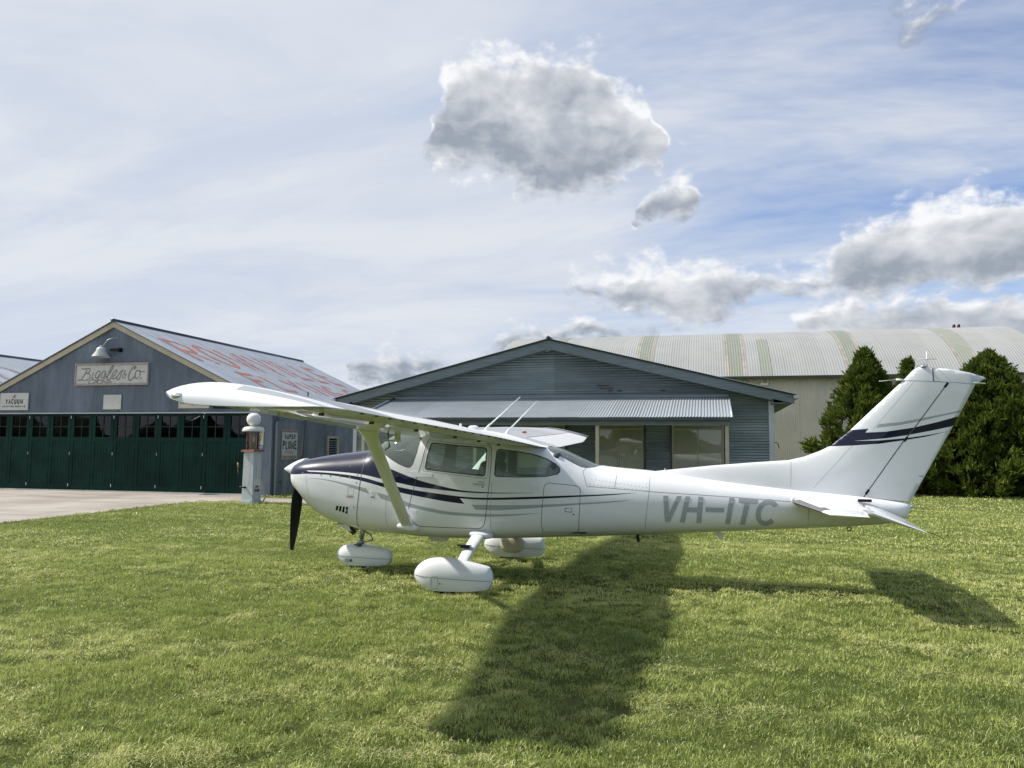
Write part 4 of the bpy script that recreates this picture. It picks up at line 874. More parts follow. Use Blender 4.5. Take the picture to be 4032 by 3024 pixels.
def wing(sgn):
    def loft(ya, yb, ua, ub, n, b=None):
        b = b or MB(); ys = [ya + (yb - ya) * i / n for i in range(n + 1)] if not isinstance(ya, list) else ya
        rings = [wing_loop(y * sgn, ua, ub) for y in ys]; b.rings(rings); return b
    w = MB()
    loft(0, .575, 0, 1, 2, w); loft(.575, 5.095, 0, .725, 24, w)
    m0 = len(w.f)
    ob = part(w, 'wing', ['white', 'navy', 'grey', 'seam'], plane, smooth=35, recalc=True)
    me = ob.data
    for p in me.polygons:
        c = p.center; y = abs(c.y); lx, lz, tx, tz, t = wpar(y); u = (c.x - lx) / (tx - lx)
        if p.normal.z > .3 and 4.55 < y < 5.1 and u > .22: p.material_index = 1
        if abs(p.normal.x) > .9 and u > .7: p.material_index = 3
    tip = MB(); rgs = [wing_loop(y * sgn, 0, 1) for y in (5.10, 5.15, 5.20, 5.25)]
    for t in (.12, .25, .4, .55, .68, .8, .89, .95, .985, 1.):
        k = math.sqrt(max(0, 1 - t * t)); rg_ = []; sh = .085 * t ** 2.6
        for i, p in enumerate(wing_loop(5.25 * sgn, 0, 1)):
            n_ = 14; u = (((n_ - i) / n_) if i <= n_ else ((i - n_) / n_)) ** 1.7; lo_ = wpt(5.25 * sgn, u, False); q = lo_.lerp(p, k) if i < n_ else p.copy()
            q.x = q.x + sh * (1 - u) ** 3 - .03 * t ** 3 * u; q.y = (5.25 + .215 * t) * sgn; rg_.append(q)
        rgs.append(rg_)
    tip.rings(rgs)
    tp = part(tip, 'wing_tip', ['white', 'navy', 'grey'], ob, smooth=40, recalc=True)
    for p in tp.data.polygons:
        c = p.center; lx, lz, tx, tz, t = wpar(c.y); u = (c.x - lx) / (tx - lx)
        if .46 < u < .95 and p.normal.z > .15 and 5.30 < abs(c.y) < 5.385: p.material_index = 2
    ai = part(loft(2.95, 5.085, .735, 1, 10), 'aileron', ['whitem', 'navy'], ob, smooth=35, recalc=True)
    for p in ai.data.polygons:
        if p.normal.z > .3 and abs(p.center.y) > 4.55: p.material_index = 1
    fl = part(loft(.59, 2.93, .735, 1, 10), 'flap', ['whitem'], ob, smooth=35, recalc=True)
    b = MB()
    for y0 in (4.9, 4.2, 3.4, 2.5, 1.7, .9): q = wpt(y0 * sgn, .735, False); b.obox(q + Vector((.0, 0, -.012)), (1, 0, 0), (0, 1, 0), ZU, .018, .006, .009)
    part(b, 'hinge_brackets', 'seam', ob)['kind'] = 'stuff'
    for k in range(24):                              # corrugation ends along the trailing edge
        y0 = (.75 + k * .18) * sgn; q = wpt(y0, .992, False)
        part(MB().obox(q + Vector((-.004, 0, -.004)), (1, 0, 0), (0, 1, 0), ZU, .010, .010, .004), 'edge_stiffener', 'seam', ob)
    q = wpt(5.40 * sgn, .15, True).lerp(wpt(5.40 * sgn, .15, False), .62); q.y = 5.44 * sgn
    b = MB(); soft(b, q.x + .01, q.y, q.z - .012, .045, .030, .024, 0, .9); part(b, 'navigation_light', 'chrome', tp, smooth=True)
    b = MB(); soft(b, q.x + .045, q.y - .022 * sgn, q.z - .012, .085, .026, .04, .1, .9); part(b, 'light_fairing', 'white', tp, smooth=True)
    # strut
    a = Vector((-.79, .52 * sgn, .635)); c = wpt(2.62 * sgn, .21, False) + Vector((0, 0, .03)); c.x = -.385
    def sec(p, ch, th, dirv):
        ex = Vector((1, 0, 0)); ex = (ex - dirv * ex.dot(dirv)).normalized(); ey = dirv.cross(ex)
        return [p + ex * (ch / 2 * math.cos(2 * math.pi * k / 16)) + ey * (th / 2 * math.sin(2 * math.pi * k / 16)) for k in range(16)]
    dv_ = (c - a).normalized(); ln = (c - a).length
    rg = [sec(a + dv_ * (ln * t), ch, th, dv_) for t, ch, th in ((0, .15, .055), (.05, .15, .052), (.5, .15, .05), (.88, .15, .05), (.93, .165, .055), (.97, .215, .07), (1., .31, .09))]
    st_ = part(MB().rings(rg), 'wing_strut', 'white', plane, smooth=50, recalc=True)
    part(soft(MB(), -.775, .52 * sgn, .625, .15, .065, .05, .12, .85), 'strut_fairing', 'white', st_, smooth=True)
    return ob
wl_ = wing(-1); wr_ = wing(1)
# pitot and vent under the left wing
q = wpt(-2.32, .33, False)
part(MB().obox(q + Vector((0, 0, -.035)), (1, 0, 0), (0, 1, 0), ZU, .03, .006, .04).tube([q + Vector((.03, 0, -.07)), q + Vector((-.16, 0, -.07))], [.011, .009], 8), 'pitot_tube', 'white', wl_, smooth=50)
q = wpt(-2.45, .30, False); part(MB().tube([q, q + Vector((.02, 0, -.14)), q + Vector((-.03, 0, -.17))], .010, 8), 'fuel_vent', 'steel', wl_, smooth=True)
# aerials, beacon and caps on the roof
def roofz(x): return wpt(0, (x + .73) / 1.63, True).z
for (x0, x1, z1) in ((.048, .506, 2.245), (.314, .728, 2.193)):
    part(MB().tube([(x0, 0, roofz(x0) - .01), (x0 + .03, 0, roofz(x0) + .05), (x0 + .06, 0, roofz(x0) + .09)], [.035, .018, .010], 10).tube([(x0 + .05, 0, roofz(x0) + .075), (x1, 0, z1)], [.009, .006], 8), 'whip_aerial', 'white', plane, smooth=True)
part(soft(MB(), -.2, .3, wpt(.3, .33, True).z + .01, .07, .05, .03, 0, .8), 'gps_aerial', 'white', plane, smooth=True)
part(MB().lathe([(.018, -.01), (.016, .05), (.006, .055)], (-.38, .3, wpt(.3, .21, True).z), 'z', 10), 'fuel_cap_vent', 'white', plane, smooth=True)
part(soft(MB(), .28, 1.2, wpt(1.2, .62, True).z + .02, .035, .02, .014, 0, .7), 'red_beacon', 'red', plane, smooth=True)

# fin and rudder
FLE = [(2.10, 1.315), (2.172, 1.334), (2.87, 1.413), (3.378, 1.458), (3.709, 1.484), (3.873, 1.523), (4.036, 1.587), (4.166, 1.651), (4.27, 1.738), (4.384, 1.833), (4.553, 2.001), (4.722, 2.166), (4.959, 2.4), (5.043, 2.494), (5.075, 2.522), (5.11, 2.541), (5.165, 2.55), (5.251, 2.534)]
RTOP = [(5.264, 2.531), (5.402, 2.519), (5.506, 2.503), (5.635, 2.47), (5.75, 2.429), (5.791, 2.408), (5.748, 2.384), (5.682, 2.339)]
RTE = [(5.682, 2.339), (5.501, 1.987), (5.348, 1.705), (4.983, 1.033)]
HNG = [(5.407, 2.366), (5.049, 1.864), (4.917, 1.695), (4.494, 1.077)]
FBOT = [(4.494, 1.06), (4.3, 1.05), (3.7, 1.05), (2.9, 1.12), (2.3, 1.22)]
HORN = [(5.257, 2.534), (5.252, 2.382)]
FINP = FLE + [HORN[1], (5.262, 2.374), (5.40, 2.368)] + HNG[1:] + FBOT
RUDP = RTOP + RTE[1:] + [(4.595, 1.069), (4.498, 1.077), (4.92, 1.695), (5.052, 1.864), (5.411, 2.366), (5.262, 2.382), (5.264, 2.531)]
FNAVY = [(4.30, 1.76), (4.384, 1.833), (4.57, 1.848), (4.534, 1.804), (4.752, 1.815), (5.049, 1.864), (5.289, 1.925), (5.54, 2.0), (5.438, 1.878), (5.22, 1.828), (4.966, 1.776), (4.75, 1.741), (4.545, 1.72), (4.408, 1.709), (4.682, 1.716), (4.952, 1.742), (5.166, 1.777), (5.384, 1.818), (5.152, 1.758), (4.924, 1.717), (4.681, 1.679), (4.406, 1.657), (4.15, 1.645)]
FNAVY[0] = (4.10, 1.70); FNAVY.insert(1, (4.34, 1.83))
FGREY = [(4.68, 1.9), (4.904, 1.922), (5.119, 1.966), (5.358, 2.016), (5.55, 2.057), (5.54, 2.038), (5.358, 1.996), (5.091, 1.929), (4.889, 1.888), (4.645, 1.856)]
def segd(p, poly):
    best = 9
    for a, c in zip(poly, poly[1:]):
        ax, ay = a; bx, by = c; dx, dy = bx - ax, by - ay; t = max(0, min(1, ((p[0] - ax) * dx + (p[1] - ay) * dy) / (dx * dx + dy * dy + 1e-12)))
        best = min(best, math.hypot(p[0] - ax - t * dx, p[1] - ay - t * dy))
    return best
def fin_y(p):
    dl = segd(p, FLE + RTOP[:5]); dt = segd(p, RTOP[4:] + RTE[1:] + [(4.9, .9)])
    k = .058 - .018 * max(0, min(1, (p[1] - 1.2) / 1.3))
    a = min(1, dl / .30); a = math.sqrt(max(0, 1 - (1 - a) ** 2)); c = min(1, dt / .85)
    return k * a * (c * (2 - c) * .94 + .06 * min(1, dt / .01))
def fin_part(poly, name, par, extra=()):
    p = dense(poly, .04, True); rg = Region(p); xs_ = [q[0] for q in p]; zs = [q[1] for q in p]
    pts = [(x + (.02 if j % 2 else 0), z) for j, z in enumerate(np.arange(min(zs) + .02, max(zs), .04)) for x in np.arange(min(xs_), max(xs_), .04) if (x, z) in rg]
    pts = [(float(a), float(c)) for a, c in pts]
    nv_, gr = dense(FNAVY, .04, True), dense(FGREY, .04, True)
    V, T = cdt(pts, [(p, True), (nv_, True), (gr, True)]); RN, RG = Region(nv_), Region(gr)
    b = MB(); nr = []
    Y = [fin_y(q) for q in V]
    def nrm(q):
        e = .006; gx = (fin_y((q[0] + e, q[1])) - fin_y((q[0] - e, q[1]))) / (2 * e); gz = (fin_y((q[0], q[1] + e)) - fin_y((q[0], q[1] - e))) / (2 * e); return Vector((-gx, 1, -gz)).normalized()
    def nrm2(q):
        if fin_y(q) > .006: return nrm(q)
        k_ = max(range(16), key=lambda i: fin_y((q[0] + .014 * math.cos(i * math.pi / 8), q[1] + .014 * math.sin(i * math.pi / 8))) if (q[0] + .014 * math.cos(i * math.pi / 8), q[1] + .014 * math.sin(i * math.pi / 8)) in rg else -1)
        return Vector((-math.cos(k_ * math.pi / 8) * .8, .6, -math.sin(k_ * math.pi / 8) * .8)).normalized()
    NN = [nrm2(q) for q in V]
    for sd in (-1, 1):
        for q, y, n in zip(V, Y, NN): b.v.append((q[0], sd * max(y, .0008), q[1])); nr.append((n.x, sd * n.y, n.z))
    nV = len(V)
    for t in T:
        c = (sum(V[i][0] for i in t) / 3, sum(V[i][1] for i in t) / 3)
        if c not in rg: continue
        mi = 1 if c in RN else (2 if c in RG else 0)
        for sd, o in ((-1, 0), (1, nV)):
            f = tuple(i + o for i in t); a, d, e = (Vector(b.v[i]) for i in f)
            if (d - a).cross(e - a).y * sd < 0: f = f[::-1]
            b.f.append(f); b.m.append(mi)
    return part(b, name, ['white', 'navy', 'grey'], par, normals=nr)
fin = fin_part(FINP, 'fin', plane); rud = fin_part(RUDP, 'rudder', plane)
def fin_ribbon(poly, w, name, mat, par, off=.0015):
    p = dense(poly, .05); b = MB(); L = []
    for i, q in enumerate(p):
        a, c = Vector(p[max(i - 1, 0)]), Vector(p[min(i + 1, len(p) - 1)]); t = (c - a).normalized(); n = Vector((-t.y, t.x)) * (w / 2); y = -fin_y(q) - off
        L.append([(q[0] - n.x, y, q[1] - n.y), (q[0] + n.x, y, q[1] + n.y)])
    b.rings(L, cap=False, closed=False); return part(b, name, mat, par)
fin_ribbon(HNG, .010, 'hinge_gap', 'seam', fin); fin_ribbon([(4.939, 2.394), (5.252, 2.374), (5.50, 2.361), (5.682, 2.339)], .006, 'cap_seam', 'grey', fin)
fin_ribbon([(3.963, 1.169), (4.393, 1.656)], .004, 'panel_seam', 'grey', fin); fin_ribbon([(4.617, 1.841), (5.052, 2.369)], .004, 'panel_seam', 'grey', fin); fin_ribbon([(3.732, 1.471), (3.72, 1.179)], .004, 'panel_seam', 'grey', fin); fin_ribbon(HORN, .007, 'horn_gap', 'seam', fin); fin_ribbon([(4.50, 1.072), (4.62, 1.062), (4.98, 1.03)], .006, 'rudder_gap', 'seam', rud, .002)
for (x, z) in ((5.385, 2.335), (4.95, 1.73), (4.535, 1.138)): part(MB().obox((x, -fin_y((x, z)) - .002, z), Vector((.57, 0, .82)), (0, 1, 0), Vector((.82, 0, -.57)), .030, .004, .012), 'rudder_hinge', 'black', fin)
part(MB().box(5.08, 5.12, -fin_y((5.1, 1.32)) - .004, -fin_y((5.1, 1.32)) - .001, 1.318, 1.324), 'data_plate', 'seam', rud)
bb = MB()
for k in range(15): x, z = 4.98 + k * .045, 2.385 - k * .0028; bb.lathe([(.004, -.001), (.003, .002)], (x, -fin_y((x, z)) - .001, z + .012), 'y', 5)
part(bb, 'rivet_rows', 'grey', fin)['kind'] = 'stuff'
part(MB().tube([(5.203, 0, 2.54), (5.203, 0, 2.717)], .005, 6).tube([(5.10, -.03, 2.630), (5.313, .03, 2.634)], .004, 6).tube([(5.19, -.12, 2.632), (5.215, .12, 2.632)], .004, 6), 'tail_aerial', 'white', fin, smooth=True)
part(MB().lathe([(.034, 0), (.034, .008), (.02, .012), (.018, .035), (.006, .04)], (5.165, 0, 2.545), 'z', 12), 'tail_beacon', 'chrome', fin, smooth=True)
part(MB().tube([(4.96, -.0, 2.398), (4.88, 0, 2.405)], .012, 8).tube([(4.88, 0, 2.405), (4.70, 0, 2.388)], .003, 5), 'tail_wire_fitting', 'white', fin, smooth=True)
part(MB().tube([(5.66, -.004, 2.36), (5.78, -.006, 2.350)], .003, 5), 'static_wick', 'white', rud)
# tailplane and drooped elevator
def slab(root, tip, name, par, mats, n=12, cap_r=.0):
    """root/tip = (xle, zle, xte, zte, thick, y)"""
    def loop(s):
        xl, zl, xt, zt, th, y = s; U = [(i / 8) ** 1.6 for i in range(9)]
        f = lambda u: 5 * th * (.2969 * math.sqrt(u) - .126 * u - .3516 * u * u + .2843 * u ** 3 - .1036 * u ** 4)
        return [Vector((xl + (xt - xl) * u, y, zl + (zt - zl) * u + f(u))) for u in U[::-1]] + [Vector((xl + (xt - xl) * u, y, zl + (zt - zl) * u - f(u))) for u in U[1:]]
    rg = [loop([root[k] + (tip[k] - root[k]) * i / n for k in range(6)]) for i in range(n + 1)]
    e = list(tip); sgn = 1 if tip[5] > root[5] else -1
    for dy, kx, kt in ((.02, .985, .8), (.035, .96, .45), (.042, .93, .12)):
        q = list(tip); ch = tip[2] - tip[0]; q[0] = tip[0] + ch * (1 - kx) / 2; q[2] = tip[2] - ch * (1 - kx) / 4; q[4] = tip[4] * kt; q[5] = tip[5] + sgn * dy; rg.append(loop(q))
    return part(MB().rings(rg), name, mats, par, smooth=40, recalc=True)
for s in (-1, 1):
    stb = slab((3.70, 1.02, 4.47, 1.0, .075, .06 * s), (3.90, .998, 4.25, .985, .045, 1.68 * s), 'tailplane', plane, ['white', 'boot'])
    for p in stb.data.polygons:
        c = p.center; t = (abs(c.y) - .06) / 1.62; xl = 3.70 + .2 * t
        if c.x < xl + .075 and .16 < abs(c.y) < 1.45: p.material_index = 1
    el = slab((4.48, .99, 4.86, .865, .055, .16 * s), (4.22, 1.035, 4.735, .858, .045, 1.66 * s), 'elevator', plane, ['white'])
    part(soft(MB(), 4.235, 1.60 * s, 1.04, .075, .09, .022, .36, .7), 'elevator_horn', 'white', el, smooth=True)
    part(MB().tube([(4.73, 1.62 * s, .862), (4.80, 1.63 * s, .842), (4.88, 1.64 * s, .80)], .003, 5), 'static_wick', 'black', el)
    part(soft(MB(), 3.72, .17 * s, 1.018, .03, .03, .05, 0, .9), 'root_fairing', 'white', stb, smooth=True)
part(MB().box(4.42, 4.56, -.145, -.115, 1.03, 1.06), 'trim_slot', 'black', plane)
part(MB().lathe([(.02, 0), (.02, .03), (.012, .04), (.011, .055)], (4.975, 0, .985), 'x', 12), 'tail_light', 'chrome', plane, smooth=True)
part(MB().tube([(4.34 + .022 * math.cos(a), 0, .715 + .022 * math.sin(a)) for a in [2 * math.pi * k / 14 for k in range(15)]], .006, 6), 'tie_down_ring', 'seam', plane, smooth=True)
# belly fittings
part(MB().add([(-.70, -.05, .48), (-.42, -.05, .48), (-.45, -.03, .40), (-.66, -.03, .40), (-.70, .05, .48), (-.42, .05, .48), (-.45, .03, .40), (-.66, .03, .40)], [(0, 3, 2, 1), (4, 5, 6, 7), (3, 7, 6, 2), (0, 4, 7, 3), (1, 2, 6, 5)]), 'belly_aerial', 'white', plane)
part(MB().obox((1.98, -.1, .55), (1, 0, 0), (0, 1, 0), Vector((-.1, 0, 1)).normalized(), .018, .004, .05), 'belly_blade', 'black', plane)
part(MB().add([(2.86, -.006, .63), (2.96, -.006, .63), (2.95, -.006, .555), (2.92, -.006, .55), (2.86, .006, .63), (2.96, .006, .63), (2.95, .006, .555), (2.92, .006, .55)], [(0, 3, 2, 1), (4, 5, 6, 7), (0, 4, 7, 3), (1, 2, 6, 5), (3, 7, 6, 2)]), 'belly_blade', 'white', plane)
part(MB().add([(-1.93, -.16, .60), (-1.74, -.16, .585), (-1.71, -.14, .50), (-1.80, -.14, .53), (-1.93, .16, .60), (-1.74, .16, .585), (-1.71, .14, .50), (-1.80, .14, .53)], [(0, 3, 2, 1), (4, 5, 6, 7), (3, 7, 6, 2), (0, 4, 7, 3)]), 'cowl_flap', 'white', plane)
part(MB().tube([(-1.82, -.06, .58), (-1.70, -.06, .47)], .035, 10), 'exhaust_pipe', 'gutter', plane, smooth=True)
part(MB().tube([(.98, .02, .53), (.99, .02, .46)], .004, 5), 'drain_tube', 'steel', plane)
part(MB().tube([(2.30, 0, 1.32), (2.30, 0, 1.37)], [.008, .005], 6), 'dorsal_aerial', 'white', plane)

# landing gear
def pant(xa, xb, zt, y, w, name, par):
    st = [(0, .43, .50, .10), (.012, .37, .60, .30), (.05, .28, .74, .55), (.12, .155, .88, .80), (.20, .055, .955, .94), (.28, .01, .99, 1.), (.36, .0, 1.0, 1.), (.5, .0, .985, .98), (.65, .01, .935, .90), (.8, .035, .865, .74), (.93, .085, .80, .55), (.965, .15, .765, .47), (.99, .30, .64, .36), (1.0, .38, .52, .28)]
    b = MB(); rings = []; zb = .052; H = zt - zb; L = xb - xa
    for u, lo, hi, ww in st:
        mid = .46 - .10 * u; mid = min(max(mid, lo + .02), hi - .02); W = w * ww; up = []
        for k in range(13):
            a = math.pi * k / 12; c, s = math.cos(a), math.sin(a); up.append((math.copysign(abs(c) ** .95, c) * W, mid + (hi - mid) * s ** .80))
        low = [(-W * .93, mid + (lo - mid) * .45), (-W * .84, mid + (lo - mid) * .86), (-W * .76, lo + (mid - lo) * .03), (-W * .5, lo), (0, lo - .002), (W * .5, lo), (W * .76, lo + (mid - lo) * .03), (W * .84, mid + (lo - mid) * .86), (W * .93, mid + (lo - mid) * .45)]
        rings.append([(xa + L * u, y + q[0], zb + H * q[1]) for q in up + low])
    b.rings(rings); p = part(b, name, 'white', par, smooth=32, recalc=True)
    sb = MB(); L2 = []
    for u, lo, hi, ww in st[1:-1]:
        mid = .46 - .10 * u; L2.append([(xa + L * u, y - w * ww - .0022, zb + H * mid - .004), (xa + L * u, y - w * ww - .0022, zb + H * mid + .004)])
    sb.rings(L2, cap=False, closed=False); part(sb, 'pant_seam', 'grey', p)
    return p
def tyre(x, y, r, w, par):
    pr = [(r * .55, -w * .45), (r * .85, -w * .5), (r * .96, -w * .38), (r, -w * .15), (r, w * .15), (r * .96, w * .38), (r * .85, w * .5), (r * .55, w * .45)]
    return part(MB().lathe(pr, (x, y, r - .004), 'y', 28), 'tyre', 'rubber', par, smooth=True)
for s in (-1, 1):
    leg = part(MB().rings([[Vector((x, y, z)) + Vector((ch / 2 * math.cos(2 * math.pi * k / 14), -s * th / 2 * math.sin(2 * math.pi * k / 14) * .4, th / 2 * math.sin(2 * math.pi * k / 14))) for k in range(14)] for x, y, z, ch, th in ((.125, .36 * s, .60, .18, .085), (.13, .60 * s, .535, .165, .078), (.145, .95 * s, .445, .145, .068), (.16, 1.24 * s, .355, .132, .062), (.165, 1.36 * s, .31, .125, .06))]), 'main_gear_leg', 'white', plane, smooth=50, recalc=True)
    part(soft(MB(), .15, .50 * s, .562, .155, .10, .045, .1, .85), 'leg_fairing', 'white', leg, smooth=True)
    if s < 0:
        part(MB().obox((.10, -1.0, .49), (1, 0, 0), Vector((0, .97, -.2)), Vector((0, .2, .97)), .075, .045, .006).obox((.11, -1.0, .475), (1, 0, 0), (0, 1, 0), ZU, .05, .02, .012), 'foot_step', 'black', leg)
    pn = pant(-.345, .545, .405, 1.385 * s, .135, 'main_wheel_pant', plane); tyre(.02, 1.385 * s, .19, .155, pn)
    if s < 0:
        yo = -1.385 - .136; q = [(-.105, .21), (-.03, .215), (-.03, .09), (-.105, .085)]; b = MB()
        for (a, c) in zip(q, q[1:] + q[:1]):
            t = (Vector(c) - Vector(a)).normalized(); n = Vector((-t.y, t.x)) * .003; b.add([(a[0] - n.x, yo, a[1] - n.y), (c[0] - n.x, yo, c[1] - n.y), (c[0] + n.x, yo, c[1] + n.y), (a[0] + n.x, yo, a[1] + n.y)], [(0, 1, 2, 3)])
        part(b, 'valve_door_line', 'grey', pn); part(MB().lathe([(.007, -.004), (.006, .003)], (-.005, yo, .145), 'y', 8), 'valve_screw', 'seam', pn)
    else: part(soft(MB(), .10, 1.255, .24, .17, .05, .12, 0, .8), 'brake_fairing', 'cream', pn, smooth=True)
ng = part(MB().tube([(-1.60, 0, .56), (-1.63, 0, .40)], .032, 12).tube([(-1.63, 0, .41), (-1.645, 0, .28)], .022, 12), 'nose_gear_leg', 'steel', plane, smooth=True)
part(MB().tube([(-1.60, 0, .50), (-1.50, 0, .45), (-1.465, 0, .39)], .011, 8).tube([(-1.465, 0, .385), (-1.56, 0, .36), (-1.63, 0, .35)], .011, 8), 'torque_link', 'steel', ng, smooth=True)
part(MB().lathe([(.045, -.02), (.045, .02)], (-1.637, 0, .355), 'z', 12).tube([(-1.65, -.09, .30), (-1.64, -.04, .335), (-1.64, .04, .335), (-1.65, .09, .30)], .018, 8), 'nose_fork', 'steel', ng, smooth=True)
pn = pant(-1.975, -1.195, .335, 0, .125, 'nose_wheel_pant', plane); tyre(-1.665, 0, .165, .14, pn)
part(MB().obox((-1.64, -.06, .325), Vector((.97, 0, -.12)), (0, 1, 0), Vector((.12, 0, .97)), .05, .05, .004), 'pant_slot', 'black', pn)
part(MB().lathe([(.026, 0), (.026, -.003), (.004, -.0035)], (-1.775, -.126, .13), 'y', 16), 'pant_cap', 'grey', pn); part(MB().lathe([(.018, 0), (.018, -.003), (.004, -.0035)], (-1.715, -.128, .13), 'y', 14), 'pant_badge', 'seam', pn)

# ------------------------------------------------------------------ signs on the hangar
FY = HY - .02
def board(name, label, x0, x1, z0, z1, mat, y=FY, th=.03):
    t = thing(name, label, 'sign', ((x0 + x1) / 2, y, z0)); part(MB().box(x0, x1, y - th, y, z0, z1), 'board', mat, t); return t
t = board('name_sign', 'long framed white sign reading Biggles & Co. high on the hangar gable', -18.44, -15.52, 3.67, 4.37, 'signw')
yb = FY - .03
part(MB().box(-18.47, -15.49, yb - .03, yb + .03, 4.33, 4.40).box(-18.47, -15.49, yb - .03, yb + .03, 3.635, 3.70).box(-18.471, -18.42, yb - .029, yb + .03, 3.701, 4.329).box(-15.54, -15.489, yb - .029, yb + .03, 3.701, 4.329), 'frame', 'signframe', t)
def zs(pts, w):   # traced strokes in sign pixels (0..1780 x 0..450)
    return [ribbon(spline([((p[0] - 190) / 1770 * 2.80 - 18.38, 4.32 - (p[1] - 125) / 450 * .62) for p in s], 5), ww) for s, ww in zip(pts, w)]
S_ = [[(290, 183), (350, 205), (470, 190), (520, 220), (500, 280), (410, 320)], [(440, 215), (400, 310), (350, 400), (310, 455)], [(410, 320), (500, 330), (530, 385), (490, 460), (400, 495), (300, 480), (205, 490)],
      [(610, 275), (595, 350), (575, 440), (620, 430)], [(625, 215), (632, 228)], [(800, 290), (740, 265), (680, 330), (670, 420), (720, 430), (780, 330), (750, 430), (690, 530), (580, 575), (505, 550), (540, 490), (640, 485), (700, 500)],
      [(940, 290), (880, 265), (830, 330), (815, 420), (860, 430), (930, 310), (900, 440), (840, 560), (760, 575), (715, 535), (770, 490), (860, 500), (960, 550), (1090, 530)],
      [(930, 430), (1010, 350), (1090, 230), (1120, 155), (1090, 145), (1040, 240), (985, 380), (975, 470), (1010, 500), (1080, 430)], [(1080, 400), (1150, 380), (1210, 290), (1200, 250), (1140, 290), (1095, 380), (1110, 455), (1170, 450), (1240, 390)],
      [(1240, 390), (1310, 290), (1370, 245), (1340, 300), (1310, 400), (1270, 485), (1215, 460), (1240, 400)], [(1455, 265), (1400, 280), (1420, 330), (1365, 390), (1380, 440), (1430, 430), (1440, 370), (1400, 350), (1475, 365)],
      [(1640, 235), (1690, 200), (1670, 165), (1600, 210), (1540, 320), (1520, 440), (1555, 510), (1620, 470), (1700, 380)], [(1790, 275), (1730, 270), (1680, 350), (1690, 450), (1750, 450), (1810, 360), (1790, 275), (1830, 300), (1880, 290), (1925, 315)], [(1815, 445), (1840, 470)]]
sq = zs(S_, [.05, .05, .045, .045, .05, .042, .042, .045, .042, .045, .035, .055, .042, .075])
for ks in ((0, 1, 2), (3, 4), (5,), (6,), (7,), (8,), (9,), (10,), (11,), (12,), (13,)):
    part(lay([[Vector((p.x, p.y)) for p in q] for k in ks for q in sq[k]], (0, yb, 0), (1, 0, 0), (0, 0, 1), (0, -1, 0), .0025 + .0005 * (ks[0] % 3)), 'script_letter', 'script', t)

def words(t, txt, x0, z0, w, h, st, mat, y, serif=0., ux=(1, 0, 0), n=(0, -1, 0), o=None):
    o = o or (x0, y, z0); part(lay(lettering(txt, w, h, st, .3, serif), o, ux, (0, 0, 1), n), 'lettering', mat, t)
t = board('service_sign', 'white enamel sign reading VACUUM AVIATION SERVICE over the green doors', -21.62, -20.40, 2.80, 3.41, 'signw')
words(t, 'VACUUM', -21.38, 3.01, .76, .19, .036, 'ink', yb); words(t, 'AVIATION SERVICE', -21.50, 2.90, 1.0, .065, .016, 'ink', yb)
part(MB().add([(-21.10, yb - .003, 3.25), (-21.03, yb - .003, 3.33), (-20.97, yb - .003, 3.35), (-20.90, yb - .003, 3.31), (-20.98, yb - .003, 3.29), (-20.93, yb - .003, 3.24), (-20.99, yb - .003, 3.22)], [(0, 6, 5, 4, 3, 2, 1)]), 'faded_emblem', 'fadeink', t)
board('blank_sign', 'small blank white panel centred above the green doors', -17.25, -16.54, 2.81, 3.31, 'signw')
t = board('oil_sign', 'cream enamel oil sign half hidden behind the wing tip', -14.27, -13.10, 2.83, 3.42, 'signc')
words(t, 'MOBILOIL', -14.20, 2.985, 1.02, .16, .035, 'ink', yb, 1.); words(t, 'A', -13.86, 2.905, .2, .08, .02, 'fadeink', yb)
t = board('dark_sign', 'dark green sign board below the wing tip beside the cream one', -12.96, -11.8, 2.82, 3.35, 'doorg')
part(MB().add([(-12.62 + .1 * math.cos(R(a)), yb - .003, 2.945 + .05 * math.sin(R(a))) for a in range(170, 371, 20)], [tuple(range(11))]), 'white_emblem', 'signw', t)
t = board('shield_sign', 'cream and blue enamel sign with a shield reading COR behind the fuel pump', -11.60, -11.06, 1.42, 2.22, 'signc', FY + .002)
part(MB().box(-11.60, -11.06, yb - .003, yb - .001, 2.12, 2.22).box(-11.60, -11.06, yb - .003, yb - .001, 1.42, 1.63), 'blue_band', 'signblue', t)
words(t, 'FOR', -11.42, 2.14, .20, .055, .014, 'signw', yb - .003); words(t, 'PETROLEUM', -11.57, 1.54, .48, .06, .014, 'signw', yb - .003); words(t, 'PRODUCTS', -11.55, 1.46, .40, .06, .014, 'signw', yb - .003)
part(lay(ribbon([(-11.53, 2.04), (-11.43, 2.03), (-11.33, 2.07), (-11.23, 2.03), (-11.11, 2.04), (-11.12, 1.90), (-11.17, 1.77), (-11.33, 1.68), (-11.49, 1.77), (-11.53, 1.90), (-11.53, 2.04)], .016), (0, yb, 0), (1, 0, 0), (0, 0, 1), (0, -1, 0)), 'shield_outline', 'ink', t)
words(t, 'COR', -11.49, 1.79, .33, .20, .032, 'ink', yb)
